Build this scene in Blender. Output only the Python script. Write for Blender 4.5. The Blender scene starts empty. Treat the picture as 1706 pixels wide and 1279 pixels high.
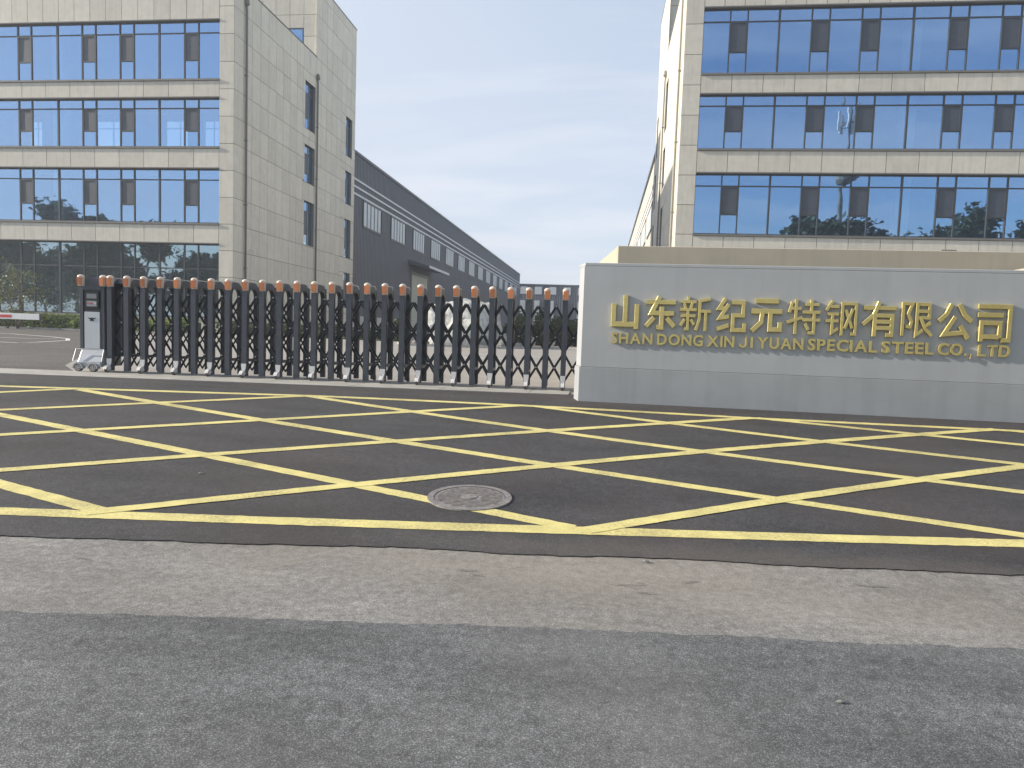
import bpy, bmesh, math, random
import numpy as np
from mathutils import Matrix, Vector
from mathutils import noise as mnoise

random.seed(7)
rng = np.random.default_rng(7)
sc = bpy.context.scene
COL = sc.collection
R = math.radians

# ------------------------------------------------------------------ camera
CAM_H = 1.5
def camera():
    pi, ro, ya = R(4.17), R(-1.96), R(7.07)
    f = Vector((-math.sin(ya)*math.cos(pi), math.cos(ya)*math.cos(pi), -math.sin(pi)))
    r = Vector((math.cos(ya), math.sin(ya), 0)); d = f.cross(r)
    r2 = math.cos(ro)*r + math.sin(ro)*d
    d2 = -math.sin(ro)*r + math.cos(ro)*d
    cd = bpy.data.cameras.new('camera'); co = bpy.data.objects.new('camera', cd); COL.objects.link(co)
    m = Matrix((r2, -d2, -f)).transposed().to_4x4(); m.translation = (0, 0, CAM_H)
    co.matrix_world = m
    cd.sensor_width = 36; cd.lens = 36*1180/1706; cd.clip_start = .05; cd.clip_end = 5000
    sc.camera = co
camera()

# ------------------------------------------------------------------ light
SUN_EL, SUN_ROT = R(21), R(264)          # sun at the left, a little in front of the facades
def setup_light():
    w = bpy.data.worlds.new('World'); sc.world = w; w.use_nodes = True
    n = w.node_tree.nodes; l = w.node_tree.links; n.clear()
    out = n.new('ShaderNodeOutputWorld'); bg = n.new('ShaderNodeBackground'); bg.inputs[1].default_value = .10
    sky = n.new('ShaderNodeTexSky'); sky.sky_type = 'NISHITA'; sky.sun_disc = False
    sky.sun_elevation = SUN_EL; sky.sun_rotation = SUN_ROT
    sky.air_density = 1.0; sky.dust_density = 1.6; sky.ozone_density = 1.6; sky.altitude = 50
    tc = n.new('ShaderNodeTexCoord'); sep = n.new('ShaderNodeSeparateXYZ'); l.new(tc.outputs['Generated'], sep.inputs[0])
    mx = n.new('ShaderNodeMath'); mx.operation = 'MAXIMUM'; mx.inputs[1].default_value = .0; l.new(sep.outputs[2], mx.inputs[0])
    ad = n.new('ShaderNodeMath'); ad.operation = 'ADD'; ad.inputs[1].default_value = .12; l.new(mx.outputs[0], ad.inputs[0])
    dv = n.new('ShaderNodeVectorMath'); dv.operation = 'DIVIDE'; l.new(tc.outputs['Generated'], dv.inputs[0])
    cb = n.new('ShaderNodeCombineXYZ')
    for i in range(3): l.new(ad.outputs[0], cb.inputs[i])
    l.new(cb.outputs[0], dv.inputs[1])
    mp = n.new('ShaderNodeMapping'); mp.inputs['Rotation'].default_value = (0, 0, R(14)); mp.inputs['Scale'].default_value = (.42, 1.15, 0.3)
    mp.inputs['Location'].default_value = (.9, -.35, 0)
    l.new(dv.outputs[0], mp.inputs[0])
    nz = n.new('ShaderNodeTexNoise'); nz.inputs['Scale'].default_value = 1.25; nz.inputs['Detail'].default_value = 7; nz.inputs['Roughness'].default_value = .55
    nz.inputs['Distortion'].default_value = .4
    l.new(mp.outputs[0], nz.inputs[0])
    rp = n.new('ShaderNodeValToRGB'); rp.color_ramp.elements[0].position = .44; rp.color_ramp.elements[1].position = .66
    rp.color_ramp.elements[1].color = (.75,.75,.75,1)
    l.new(nz.outputs[0], rp.inputs[0])
    mix = n.new('ShaderNodeMixRGB'); l.new(rp.outputs[0], mix.inputs[0]); mix.inputs[2].default_value = (3.9, 4.0, 4.3, 1)
    # veil of haze, thickened to the left and ahead so window reflections differ
    veil = n.new('ShaderNodeMixRGB'); veil.inputs[2].default_value = (3.0, 3.35, 3.95, 1)
    dt = n.new('ShaderNodeVectorMath'); dt.operation = 'DOT_PRODUCT'; dt.inputs[1].default_value = (-.72, .34, -.25); l.new(tc.outputs['Generated'], dt.inputs[0])
    fv = n.new('ShaderNodeMath'); fv.operation = 'ADD'; fv.inputs[1].default_value = .50; fv.use_clamp = True; l.new(dt.outputs['Value'], fv.inputs[0]); l.new(fv.outputs[0], veil.inputs[0])
    l.new(sky.outputs[0], veil.inputs[1]); l.new(veil.outputs[0], mix.inputs[1])
    l.new(mix.outputs[0], bg.inputs[0]); l.new(bg.outputs[0], out.inputs[0])
    ld = bpy.data.lights.new('sun', 'SUN'); ld.energy = 3.6; ld.angle = R(.8); ld.color = (1, .90, .76)
    lo = bpy.data.objects.new('sun', ld); COL.objects.link(lo)
    d = Vector((math.sin(SUN_ROT)*math.cos(SUN_EL), math.cos(SUN_ROT)*math.cos(SUN_EL), math.sin(SUN_EL)))
    lo.rotation_euler = d.to_track_quat('Z', 'Y').to_euler(); lo.location = (-30, 0, 40)
setup_light()
sc.view_settings.view_transform = 'Standard'; sc.view_settings.look = 'None'
sc.view_settings.exposure = 1.18; sc.view_settings.gamma = 1; sc.view_settings.use_curve_mapping = False
sc.render.engine = 'CYCLES'
sc.cycles.max_bounces = 8; sc.cycles.transparent_max_bounces = 12; sc.cycles.glossy_bounces = 4

# ------------------------------------------------------------------ materials
def nt(name):
    m = bpy.data.materials.new(name); m.use_nodes = True
    return m, m.node_tree.nodes, m.node_tree.links, m.node_tree.nodes['Principled BSDF']
def plain(name, c, rough=.6, metal=0, var=.0, scale=3, bump=0, bscale=40, objvar=0, dirt=0, spec=.5):
    """base colour with low-contrast mottling, optional per-object tone and fine relief"""
    m, n, l, b = nt(name)
    b.inputs['Base Color'].default_value = (*c, 1); b.inputs['Roughness'].default_value = rough; b.inputs['Metallic'].default_value = metal
    b.inputs['Specular IOR Level'].default_value = spec
    geo = n.new('ShaderNodeNewGeometry')
    src = None
    if var or objvar:
        val = n.new('ShaderNodeValue'); val.outputs[0].default_value = 1; cur = val.outputs[0]
        if var:
            nz = n.new('ShaderNodeTexNoise'); nz.inputs['Scale'].default_value = scale; nz.inputs['Detail'].default_value = 6; nz.inputs['Roughness'].default_value = .65
            l.new(geo.outputs['Position'], nz.inputs[0])
            mr = n.new('ShaderNodeMapRange'); mr.inputs[1].default_value = .3; mr.inputs[2].default_value = .7; mr.inputs[3].default_value = 1-var; mr.inputs[4].default_value = 1+var
            l.new(nz.outputs[0], mr.inputs[0])
            mu = n.new('ShaderNodeMath'); mu.operation = 'MULTIPLY'; l.new(cur, mu.inputs[0]); l.new(mr.outputs[0], mu.inputs[1]); cur = mu.outputs[0]
        if dirt:   # vertical rain streaks
            mp = n.new('ShaderNodeMapping'); mp.inputs['Scale'].default_value = (6, 6, .35); l.new(geo.outputs['Position'], mp.inputs[0])
            n2 = n.new('ShaderNodeTexNoise'); n2.inputs['Scale'].default_value = 1; n2.inputs['Detail'].default_value = 4; l.new(mp.outputs[0], n2.inputs[0])
            m2 = n.new('ShaderNodeMapRange'); m2.inputs[1].default_value = .5; m2.inputs[2].default_value = .75; m2.inputs[3].default_value = 1; m2.inputs[4].default_value = 1-dirt
            l.new(n2.outputs[0], m2.inputs[0])
            mu = n.new('ShaderNodeMath'); mu.operation = 'MULTIPLY'; l.new(cur, mu.inputs[0]); l.new(m2.outputs[0], mu.inputs[1]); cur = mu.outputs[0]
        if objvar:
            oi = n.new('ShaderNodeObjectInfo')
            mr = n.new('ShaderNodeMapRange'); mr.inputs[3].default_value = 1-objvar; mr.inputs[4].default_value = 1+objvar
            l.new(oi.outputs['Random'], mr.inputs[0])
            mu = n.new('ShaderNodeMath'); mu.operation = 'MULTIPLY'; l.new(cur, mu.inputs[0]); l.new(mr.outputs[0], mu.inputs[1]); cur = mu.outputs[0]
        vm = n.new('ShaderNodeVectorMath'); vm.operation = 'SCALE'; vm.inputs[0].default_value = c; l.new(cur, vm.inputs['Scale'])
        l.new(vm.outputs[0], b.inputs['Base Color'])
    if bump:
        nb = n.new('ShaderNodeTexNoise'); nb.inputs['Scale'].default_value = bscale; nb.inputs['Detail'].default_value = 4
        l.new(geo.outputs['Position'], nb.inputs[0])
        bp = n.new('ShaderNodeBump'); bp.inputs['Strength'].default_value = bump; bp.inputs['Distance'].default_value = .01
        l.new(nb.outputs[0], bp.inputs['Height']); l.new(bp.outputs[0], b.inputs['Normal'])
    return m

def asphalt(name, dark, light, agg=.35, agg_scale=150, wear=.25, tint=None, tint_amt=0, mot=.22, dust=None):
    m, n, l, b = nt(name)
    geo = n.new('ShaderNodeNewGeometry'); P = geo.outputs['Position']
    # stones of the aggregate, light and dark
    vo = n.new('ShaderNodeTexVoronoi'); vo.inputs['Scale'].default_value = agg_scale; l.new(P, vo.inputs[0])
    sepc = n.new('ShaderNodeSeparateColor'); l.new(vo.outputs['Color'], sepc.inputs[0])
    rp = n.new('ShaderNodeValToRGB'); e = rp.color_ramp.elements
    e[0].position = 0; e[0].color = (*[c*(1-agg*.55) for c in dark], 1); e[1].position = 1; e[1].color = (*[min(1, c*(1+agg*1.6)) for c in light], 1)
    k = e.new(.55); k.color = (*dark, 1); k = e.new(.85); k.color = (*light, 1)
    l.new(sepc.outputs[0], rp.inputs[0])
    # fine grain at a second scale
    n1 = n.new('ShaderNodeTexNoise'); n1.inputs['Scale'].default_value = 17; n1.inputs['Detail'].default_value = 8; n1.inputs['Roughness'].default_value = .75; l.new(P, n1.inputs[0])
    m1 = n.new('ShaderNodeMapRange'); m1.inputs[1].default_value = .3; m1.inputs[2].default_value = .7; m1.inputs[3].default_value = 1-mot; m1.inputs[4].default_value = 1+mot; l.new(n1.outputs[0], m1.inputs[0])
    # large patches and stains stretched along the road
    mp = n.new('ShaderNodeMapping'); mp.inputs['Scale'].default_value = (.45, 1.1, 1); l.new(P, mp.inputs[0])
    n2 = n.new('ShaderNodeTexNoise'); n2.inputs['Scale'].default_value = 1.3; n2.inputs['Detail'].default_value = 5; n2.inputs['Roughness'].default_value = .6; l.new(mp.outputs[0], n2.inputs[0])
    m2 = n.new('ShaderNodeMapRange'); m2.inputs[1].default_value = .3; m2.inputs[2].default_value = .72; m2.inputs[3].default_value = 1-wear; m2.inputs[4].default_value = 1+wear; l.new(n2.outputs[0], m2.inputs[0])
    mu = n.new('ShaderNodeMath'); mu.operation = 'MULTIPLY'; l.new(m1.outputs[0], mu.inputs[0]); l.new(m2.outputs[0], mu.inputs[1])
    vm = n.new('ShaderNodeVectorMath'); vm.operation = 'SCALE'; l.new(rp.outputs[0], vm.inputs[0]); l.new(mu.outputs[0], vm.inputs['Scale'])
    last = vm.outputs[0]
    if tint:
        n3 = n.new('ShaderNodeTexNoise'); n3.inputs['Scale'].default_value = .55; n3.inputs['Detail'].default_value = 4; l.new(P, n3.inputs[0])
        m3 = n.new('ShaderNodeMapRange'); m3.inputs[1].default_value = .45; m3.inputs[2].default_value = .7; m3.inputs[3].default_value = 0; m3.inputs[4].default_value = tint_amt; l.new(n3.outputs[0], m3.inputs[0])
        mm = n.new('ShaderNodeMixRGB'); mm.inputs[2].default_value = (*tint, 1); l.new(m3.outputs[0], mm.inputs[0]); l.new(last, mm.inputs[1]); last = mm.outputs[0]
    if dust:    # dried mud trodden and driven over the seam: its own ragged patch
        (cx, cy, rx, ry, dc, da) = dust
        mq = n.new('ShaderNodeMapping'); mq.inputs['Location'].default_value = (-cx/rx, -cy/ry, 0); mq.inputs['Scale'].default_value = (1/rx, 1/ry, 0); l.new(P, mq.inputs[0])
        ln = n.new('ShaderNodeVectorMath'); ln.operation = 'LENGTH'; l.new(mq.outputs[0], ln.inputs[0])
        nd = n.new('ShaderNodeTexNoise'); nd.inputs['Scale'].default_value = 2.6; nd.inputs['Detail'].default_value = 9; nd.inputs['Roughness'].default_value = .75; l.new(P, nd.inputs[0])
        sm = n.new('ShaderNodeMath'); sm.operation = 'MULTIPLY_ADD'; sm.inputs[1].default_value = -1.9; l.new(nd.outputs[0], sm.inputs[0]); l.new(ln.outputs['Value'], sm.inputs[2])
        md = n.new('ShaderNodeMapRange'); md.inputs[1].default_value = -.55; md.inputs[2].default_value = .25; md.inputs[3].default_value = da; md.inputs[4].default_value = 0; l.new(sm.outputs[0], md.inputs[0])
        m5 = n.new('ShaderNodeMixRGB'); m5.inputs[2].default_value = (*dc, 1); l.new(md.outputs[0], m5.inputs[0]); l.new(last, m5.inputs[1]); last = m5.outputs[0]
    l.new(last, b.inputs['Base Color'])
    b.inputs['Roughness'].default_value = .85; b.inputs['Specular IOR Level'].default_value = .35
    bp = n.new('ShaderNodeBump'); bp.inputs['Strength'].default_value = .55; bp.inputs['Distance'].default_value = .004
    ad = n.new('ShaderNodeMath'); ad.operation = 'ADD'; l.new(sepc.outputs[1], ad.inputs[0]); l.new(n1.outputs[0], ad.inputs[1])
    l.new(ad.outputs[0], bp.inputs['Height']); l.new(bp.outputs[0], b.inputs['Normal'])
    return m

def paint_mat(name, c, under, wear=.5):
    m, n, l, b = nt(name)
    geo = n.new('ShaderNodeNewGeometry'); P = geo.outputs['Position']
    n1 = n.new('ShaderNodeTexNoise'); n1.inputs['Scale'].default_value = 45; n1.inputs['Detail'].default_value = 6; n1.inputs['Roughness'].default_value = .7; l.new(P, n1.inputs[0])
    n2 = n.new('ShaderNodeTexNoise'); n2.inputs['Scale'].default_value = 1.6; n2.inputs['Detail'].default_value = 3; l.new(P, n2.inputs[0])
    ad = n.new('ShaderNodeMath'); ad.operation = 'MULTIPLY_ADD'; ad.inputs[1].default_value = .55; l.new(n2.outputs[0], ad.inputs[0]); l.new(n1.outputs[0], ad.inputs[2])
    mr = n.new('ShaderNodeMapRange'); mr.inputs[1].default_value = .74; mr.inputs[2].default_value = 1.02; mr.inputs[3].default_value = 0; mr.inputs[4].default_value = wear; l.new(ad.outputs[0], mr.inputs[0])
    n3 = n.new('ShaderNodeTexNoise'); n3.inputs['Scale'].default_value = 5; n3.inputs['Detail'].default_value = 5; l.new(P, n3.inputs[0])
    m3 = n.new('ShaderNodeMapRange'); m3.inputs[1].default_value = .3; m3.inputs[2].default_value = .7; m3.inputs[3].default_value = .84; m3.inputs[4].default_value = 1.08; l.new(n3.outputs[0], m3.inputs[0])
    sc_ = n.new('ShaderNodeVectorMath'); sc_.operation = 'SCALE'; sc_.inputs[0].default_value = c; l.new(m3.outputs[0], sc_.inputs['Scale'])
    mm = n.new('ShaderNodeMixRGB'); mm.inputs[2].default_value = (*under, 1); l.new(mr.outputs[0], mm.inputs[0]); l.new(sc_.outputs[0], mm.inputs[1])
    l.new(mm.outputs[0], b.inputs['Base Color']); b.inputs['Roughness'].default_value = .7
    bp = n.new('ShaderNodeBump'); bp.inputs['Strength'].default_value = .3; bp.inputs['Distance'].default_value = .003; l.new(n1.outputs[0], bp.inputs['Height']); l.new(bp.outputs[0], b.inputs['Normal'])
    return m

def glass_mat(name, refl, tint, fac):
    m = bpy.data.materials.new(name); m.use_nodes = True; n = m.node_tree.nodes; l = m.node_tree.links; n.clear()
    out = n.new('ShaderNodeOutputMaterial'); g = n.new('ShaderNodeBsdfGlossy'); g.inputs['Color'].default_value = (*refl, 1); g.inputs['Roughness'].default_value = .012
    t = n.new('ShaderNodeBsdfTransparent'); t.inputs['Color'].default_value = (*tint, 1)
    geo = n.new('ShaderNodeNewGeometry'); nz = n.new('ShaderNodeTexNoise'); nz.inputs['Scale'].default_value = .9; l.new(geo.outputs['Position'], nz.inputs[0])
    bp = n.new('ShaderNodeBump'); bp.inputs['Strength'].default_value = .12; bp.inputs['Distance'].default_value = .02; l.new(nz.outputs[0], bp.inputs['Height']); l.new(bp.outputs[0], g.inputs['Normal'])
    mx = n.new('ShaderNodeMixShader'); mx.inputs[0].default_value = fac
    l.new(t.outputs[0], mx.inputs[1]); l.new(g.outputs[0], mx.inputs[2]); l.new(mx.outputs[0], out.inputs[0])
    return m

def leaf_mat(name, c1, c2):
    m, n, l, b = nt(name)
    geo = n.new('ShaderNodeNewGeometry'); rp = n.new('ShaderNodeMixRGB'); rp.inputs[1].default_value = (*c1, 1); rp.inputs[2].default_value = (*c2, 1)
    l.new(geo.outputs['Random Per Island'], rp.inputs[0]); l.new(rp.outputs[0], b.inputs['Base Color'])
    b.inputs['Roughness'].default_value = .55
    tr = n.new('ShaderNodeBsdfTranslucent'); l.new(rp.outputs[0], tr.inputs[0])
    mx = n.new('ShaderNodeMixShader'); mx.inputs[0].default_value = .3
    out = n['Material Output']; l.new(b.outputs[0], mx.inputs[1]); l.new(tr.outputs[0], mx.inputs[2]); l.new(mx.outputs[0], out.inputs[0])
    return m

M = {}
M['road_old'] = asphalt('road_old', (.185,.18,.17), (.31,.30,.285), .28, 330, .24, tint=(.22,.19,.15), tint_amt=.35, mot=.42, dust=(.1, 4.35, 2.1, .62, (.27,.235,.185), .38))
M['road_patch'] = asphalt('road_patch', (.094,.097,.099), (.185,.188,.19), .34, 260, .34, tint=(.20,.195,.185), tint_amt=.35, mot=.40)
M['asphalt_new'] = asphalt('asphalt_new', (.036,.0355,.038), (.083,.082,.085), .5, 300, .32, tint=(.078,.058,.054), tint_amt=.45, mot=.32, dust=(1.0, 4.75, 2.3, .30, (.15,.13,.11), .32))
M['yard_asphalt'] = asphalt('yard_asphalt', (.085,.078,.072), (.13,.12,.11), .3, 60, .25)
M['ground'] = asphalt('ground', (.13,.125,.115), (.19,.18,.165), .3, 40, .25)
M['yard_concrete'] = plain('yard_concrete', (.29,.27,.245), .85, var=.14, scale=.8, bump=.2)
M['kerb'] = plain('kerb_concrete', (.36,.35,.33), .85, var=.16, scale=4, bump=.3, objvar=.08)
M['threshold'] = plain('threshold_concrete', (.34,.33,.30), .85, var=.2, scale=3, bump=.3)
M['yellow'] = paint_mat('yellow_paint', (.66,.58,.225), (.17,.145,.09), .75)
M['white_line'] = paint_mat('white_paint', (.72,.71,.68), (.15,.14,.13), .4)
M['tile'] = plain('cream_stone_tile', (.615,.58,.495), .62, var=.07, scale=2.2, objvar=.07, dirt=.12, bump=.05, bscale=60)
M['joint'] = plain('dark_joint', (.10,.095,.085), .9)
M['ledge'] = plain('grey_ledge', (.17,.165,.155), .6, var=.1)
M['frame'] = plain('window_frame', (.045,.052,.062), .45)
M['glass'] = glass_mat('blue_glass', (.43,.62,.90), (.80,.92,.95), .55)
M['glass_dark'] = glass_mat('dark_glass', (.52,.66,.76), (.7,.8,.86), .50)
M['screen'] = plain('insect_screen', (.062,.074,.098), .5, var=.12, scale=5)
M['inner_wall'] = plain('inner_wall', (.34,.36,.38), .9)
M['inner_col'] = plain('inner_column', (.8,.8,.8), .8)
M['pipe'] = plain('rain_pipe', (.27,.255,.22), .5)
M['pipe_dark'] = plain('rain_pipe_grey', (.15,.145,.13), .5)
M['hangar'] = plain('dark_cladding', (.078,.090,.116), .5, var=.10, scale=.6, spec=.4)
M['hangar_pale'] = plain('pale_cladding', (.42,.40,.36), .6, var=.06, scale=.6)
M['white_trim'] = plain('white_trim', (.62,.64,.68), .6)
M['translucent'] = plain('translucent_sheet', (.55,.60,.64), .5, var=.08, scale=1)
M['shutter'] = plain('roller_shutter', (.42,.47,.42), .5, var=.05)
M['dado'] = plain('pale_dado', (.45,.46,.45), .8, var=.06, scale=1)
M['stone_wall'] = plain('grey_granite', (.385,.405,.425), .55, var=.05, scale=1.3, dirt=.07, bump=.06, bscale=90)
M['stone_base'] = plain('grey_granite_base', (.33,.348,.366), .55, var=.07, scale=1.6, dirt=.10, bump=.06, bscale=90)
M['gold'] = plain('brass_letter', (.60,.50,.20), .32, metal=.5, var=.1, scale=14)
M['gold_side'] = M['gold']
M['tan'] = plain('tan_render', (.42,.38,.30), .8, var=.06, scale=1.2, dirt=.08)
M['gate'] = plain('gate_dark_metal', (.072,.080,.098), .42, metal=.25, var=.10, scale=7)
M['bar'] = plain('gate_bar_metal', (.028,.031,.037), .4, metal=.3)
M['lamp_cap'] = plain('lamp_cap_clear', (.66,.55,.46), .35)
M['reflector'] = plain('orange_reflector', (.60,.20,.07), .35, objvar=.3)
M['bracket'] = plain('bracket_metal', (.72,.71,.70), .4, metal=.15, var=.1, scale=20)
M['rubber'] = plain('wheel_rubber', (.10,.095,.09), .7)
M['hub'] = plain('wheel_hub', (.55,.53,.5), .4, metal=.4)
M['machine_panel'] = plain('machine_panel', (.56,.59,.62), .35, metal=.25, var=.04)
M['chrome'] = plain('skirt_chrome', (.40,.42,.45), .38, metal=.3, var=.08, scale=9)
M['display'] = plain('display_black', (.012,.013,.016), .2)
M['red'] = plain('red_reflective', (.55,.03,.04), .5)
M['white'] = plain('white_paintwork', (.74,.75,.75), .5, var=.05, scale=3)
M['iron'] = plain('cast_iron', (.21,.195,.185), .65, metal=.1, var=.45, scale=22, bump=.5, bscale=70)
M['bark'] = plain('bark', (.16,.125,.09), .9, var=.3, scale=9, bump=.5, bscale=30)
M['leaf_hedge'] = leaf_mat('hedge_leaf', (.10,.16,.03), (.34,.42,.09))
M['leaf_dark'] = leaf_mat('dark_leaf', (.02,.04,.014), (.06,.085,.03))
M['leaf_pale'] = leaf_mat('pale_leaf', (.08,.12,.045), (.17,.19,.09))
M['rock'] = plain('pale_rock', (.44,.45,.43), .85, var=.38, scale=3.2, bump=.8, bscale=9)
M['rock_dark'] = plain('dark_rock', (.2,.2,.19), .9, var=.3, scale=4, bump=.6, bscale=12)
M['soil'] = plain('soil', (.10,.08,.055), .95, var=.3, scale=5)
M['mast'] = plain('mast_steel', (.16,.16,.14), .5)
M['tar'] = plain('crack_tar', (.12,.115,.108), .9)
M['sticker'] = plain('grey_sticker', (.2,.21,.23), .5)

# ------------------------------------------------------------------ helpers
class MB:
    def __init__(s): s.v = []; s.f = []
    def box(s, x0, x1, y0, y1, z0, z1, rot=None, org=None):
        b = len(s.v); P = [(x, y, z) for z in (z0, z1) for y in (y0, y1) for x in (x0, x1)]
        if rot is not None:
            o = Vector(org or ((x0+x1)/2, (y0+y1)/2, (z0+z1)/2)); P = [tuple(rot @ (Vector(p)-o) + o) for p in P]
        s.v += P; s.f += [tuple(b+i for i in q) for q in ((0,2,3,1),(4,5,7,6),(0,1,5,4),(1,3,7,5),(3,2,6,7),(2,0,4,6))]
        return s
    def beam(s, a, b, w, d, up=(0, 0, 1)):
        a = Vector(a); b = Vector(b); t = (b-a).normalized(); u = Vector(up)
        if abs(t.dot(u)) > .99: u = Vector((1, 0, 0))
        p = t.cross(u).normalized(); q = p.cross(t)
        k = len(s.v)
        for e in (a, b):
            for i, j in ((-1,-1),(1,-1),(1,1),(-1,1)): s.v.append(tuple(e + p*(i*w/2) + q*(j*d/2)))
        s.f += [tuple(k+i for i in q_) for q_ in ((0,1,2,3),(7,6,5,4),(0,4,5,1),(1,5,6,2),(2,6,7,3),(3,7,4,0))]
        return s
    def tube(s, pts, rad, n=8, cap=True):
        k0 = len(s.v); m = len(pts)
        for i, p in enumerate(pts):
            p = Vector(p); t = (Vector(pts[min(i+1, m-1)]) - Vector(pts[max(i-1, 0)])).normalized()
            u = Vector((0, 0, 1)) if abs(t.z) < .9 else Vector((1, 0, 0)); a = t.cross(u).normalized(); b = t.cross(a)
            r = rad[i] if isinstance(rad, (list, tuple)) else rad
            for j in range(n):
                an = 2*math.pi*j/n; s.v.append(tuple(p + a*(r*math.cos(an)) + b*(r*math.sin(an))))
        for i in range(m-1):
            for j in range(n):
                s.f.append((k0+i*n+j, k0+i*n+(j+1) % n, k0+(i+1)*n+(j+1) % n, k0+(i+1)*n+j))
        if cap: s.f += [tuple(k0+j for j in range(n))[::-1], tuple(k0+(m-1)*n+j for j in range(n))]
        return s
    def prism(s, poly, axis, a0, a1):
        """poly: 2D points; axis 'z' -> (x,y), 'x' -> (y,z), 'y' -> (x,z)"""
        k = len(s.v); n = len(poly)
        for a in (a0, a1):
            for p in poly:
                s.v.append({'z': (p[0], p[1], a), 'x': (a, p[0], p[1]), 'y': (p[0], a, p[1])}[axis])
        s.f += [tuple(range(k, k+n)), tuple(range(k+2*n-1, k+n-1, -1))]
        for i in range(n): s.f.append((k+i, k+n+i, k+n+(i+1) % n, k+(i+1) % n))
        return s
    def mesh(s, name, mat, fix=True, smooth=False):
        me = bpy.data.meshes.new(name); me.from_pydata(s.v, [], s.f)
        if fix:
            bm = bmesh.new(); bm.from_mesh(me); bmesh.ops.recalc_face_normals(bm, faces=bm.faces); bm.to_mesh(me); bm.free()
        me.materials.append(M[mat] if isinstance(mat, str) else mat)
        if smooth: me.shade_smooth()
        return me
    def obj(s, name, mat, parent=None, smooth=False, **props):
        return link(name, s.mesh(name, mat, smooth=smooth), parent, **props)

def link(name, me, parent=None, loc=None, **props):
    o = bpy.data.objects.new(name, me); COL.objects.link(o)
    if parent is not None: o.parent = parent
    if loc is not None: o.location = loc
    for k, v in props.items(): o[k] = v
    return o
def thing(name, label, cat, loc=(0, 0, 0), rz=0, group=None):
    o = link(name, None, None, loc); o.empty_display_size = .2; o.rotation_euler.z = rz
    o['label'] = label; o['category'] = cat
    if group: o['group'] = group
    return o
def structure(name, loc=(0, 0, 0)):
    o = link(name, None, None, loc); o['kind'] = 'structure'; return o
def copy_tree(o, loc=None, rz=None, label=None, parent=None):
    c = o.copy(); COL.objects.link(c)
    if parent is not None: c.parent = parent
    for ch in o.children: copy_tree(ch, parent=c)
    if loc is not None: c.location = loc
    if rz is not None: c.rotation_euler.z = rz
    if label: c['label'] = label
    return c
def bevel(o, w, seg=1):
    m = o.modifiers.new('bevel', 'BEVEL'); m.width = w; m.segments = seg; m.limit_method = 'ANGLE'; return o

BR = [(4.3, 0), (10.8, .45), (14, .45), (38, .70)]
def gz(Y): return float(np.interp(Y, [b[0] for b in BR], [b[1] for b in BR]))

# ------------------------------------------------------------------ ground
def build_ground():
    ys = [-1500, -200, -40, 0, 4.3, 10.8, 14, 38, 120, 600, 2500]; xs = [-2500, -300, -60, -20, 0, 20, 60, 300, 2500]
    v = [(x, y, gz(y)) for y in ys for x in xs]; n = len(xs)
    f = [(j*n+i, j*n+i+1, (j+1)*n+i+1, (j+1)*n+i) for j in range(len(ys)-1) for i in range(n-1)]
    b = MB(); b.v = v; b.f = f; b.obj('ground', 'ground', kind='structure')
def col_sheet(name, mat, x0, x1, step, near, far, dz, parent=None):
    """sheet between two boundary functions y = near(x), y = far(x), following the ground"""
    xs = list(np.arange(x0, x1+1e-6, step)); ylist = [-6, 0, 2, 3, 4.3, 5, 6, 8, 9.5, 10.8, 14, 38]
    b = MB(); n = len(ylist)+2
    for x in xs:
        a, c = near(x), far(x)
        for y in [a] + [min(max(q, a), c) for q in ylist] + [c]: b.v.append((x, y, gz(y)+dz))
    for i in range(len(xs)-1):
        for j in range(n-1):
            q = (i*n+j, (i+1)*n+j, (i+1)*n+j+1, i*n+j+1)
            if b.v[q[0]][1] < b.v[q[3]][1]-1e-6 or b.v[q[1]][1] < b.v[q[2]][1]-1e-6: b.f.append(q)
    me = bpy.data.meshes.new(name); me.from_pydata(b.v, [], b.f); me.materials.append(M[mat])
    o = link(name, me, parent); o['kind'] = 'structure'; return o
def wob(x, s, a, ph=0): return a*sum(k*mnoise.noise(Vector((x*s*f, ph*7.3, 0))) for f, k in ((.35, 1.2), (1.3, .7), (3.7, .6), (9, .45), (22, .35)))
def edge1(x): return float(np.interp(x, [-40,-10,-3.98,-2.25,-1.15,-.53,.65,1.61,2.77,12,40], [1.6,3.75,4.24,4.44,4.57,4.60,4.71,4.77,4.86,5.5,7.4])) + wob(x, 3.1, .022)
def edge2(x): return float(np.interp(x, [-40,-10,-2.95,-2.06,-.39,.51,2.16,12,40], [.6,2.45,3.13,3.26,3.49,3.58,3.73,4.6,6.6])) + wob(x, 2.3, .028, 1.3)
def curb_front(x): return 11.25 + (x+11)*.083 if x < -.45 else 12.12 + (x+.45)*.0
def curb_back(x): return curb_front(x) + 1.15

build_ground()
col_sheet('road', 'road_old', -24, 24, .03, lambda x: -5.5, lambda x: edge1(x)+.25, .004)
col_sheet('road_patch', 'road_patch', -24, 24, .03, lambda x: -5.0, edge2, .008)
col_sheet('entrance_asphalt', 'asphalt_new', -24, 24, .03, edge1, lambda x: curb_front(x)+.2, .012)
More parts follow.
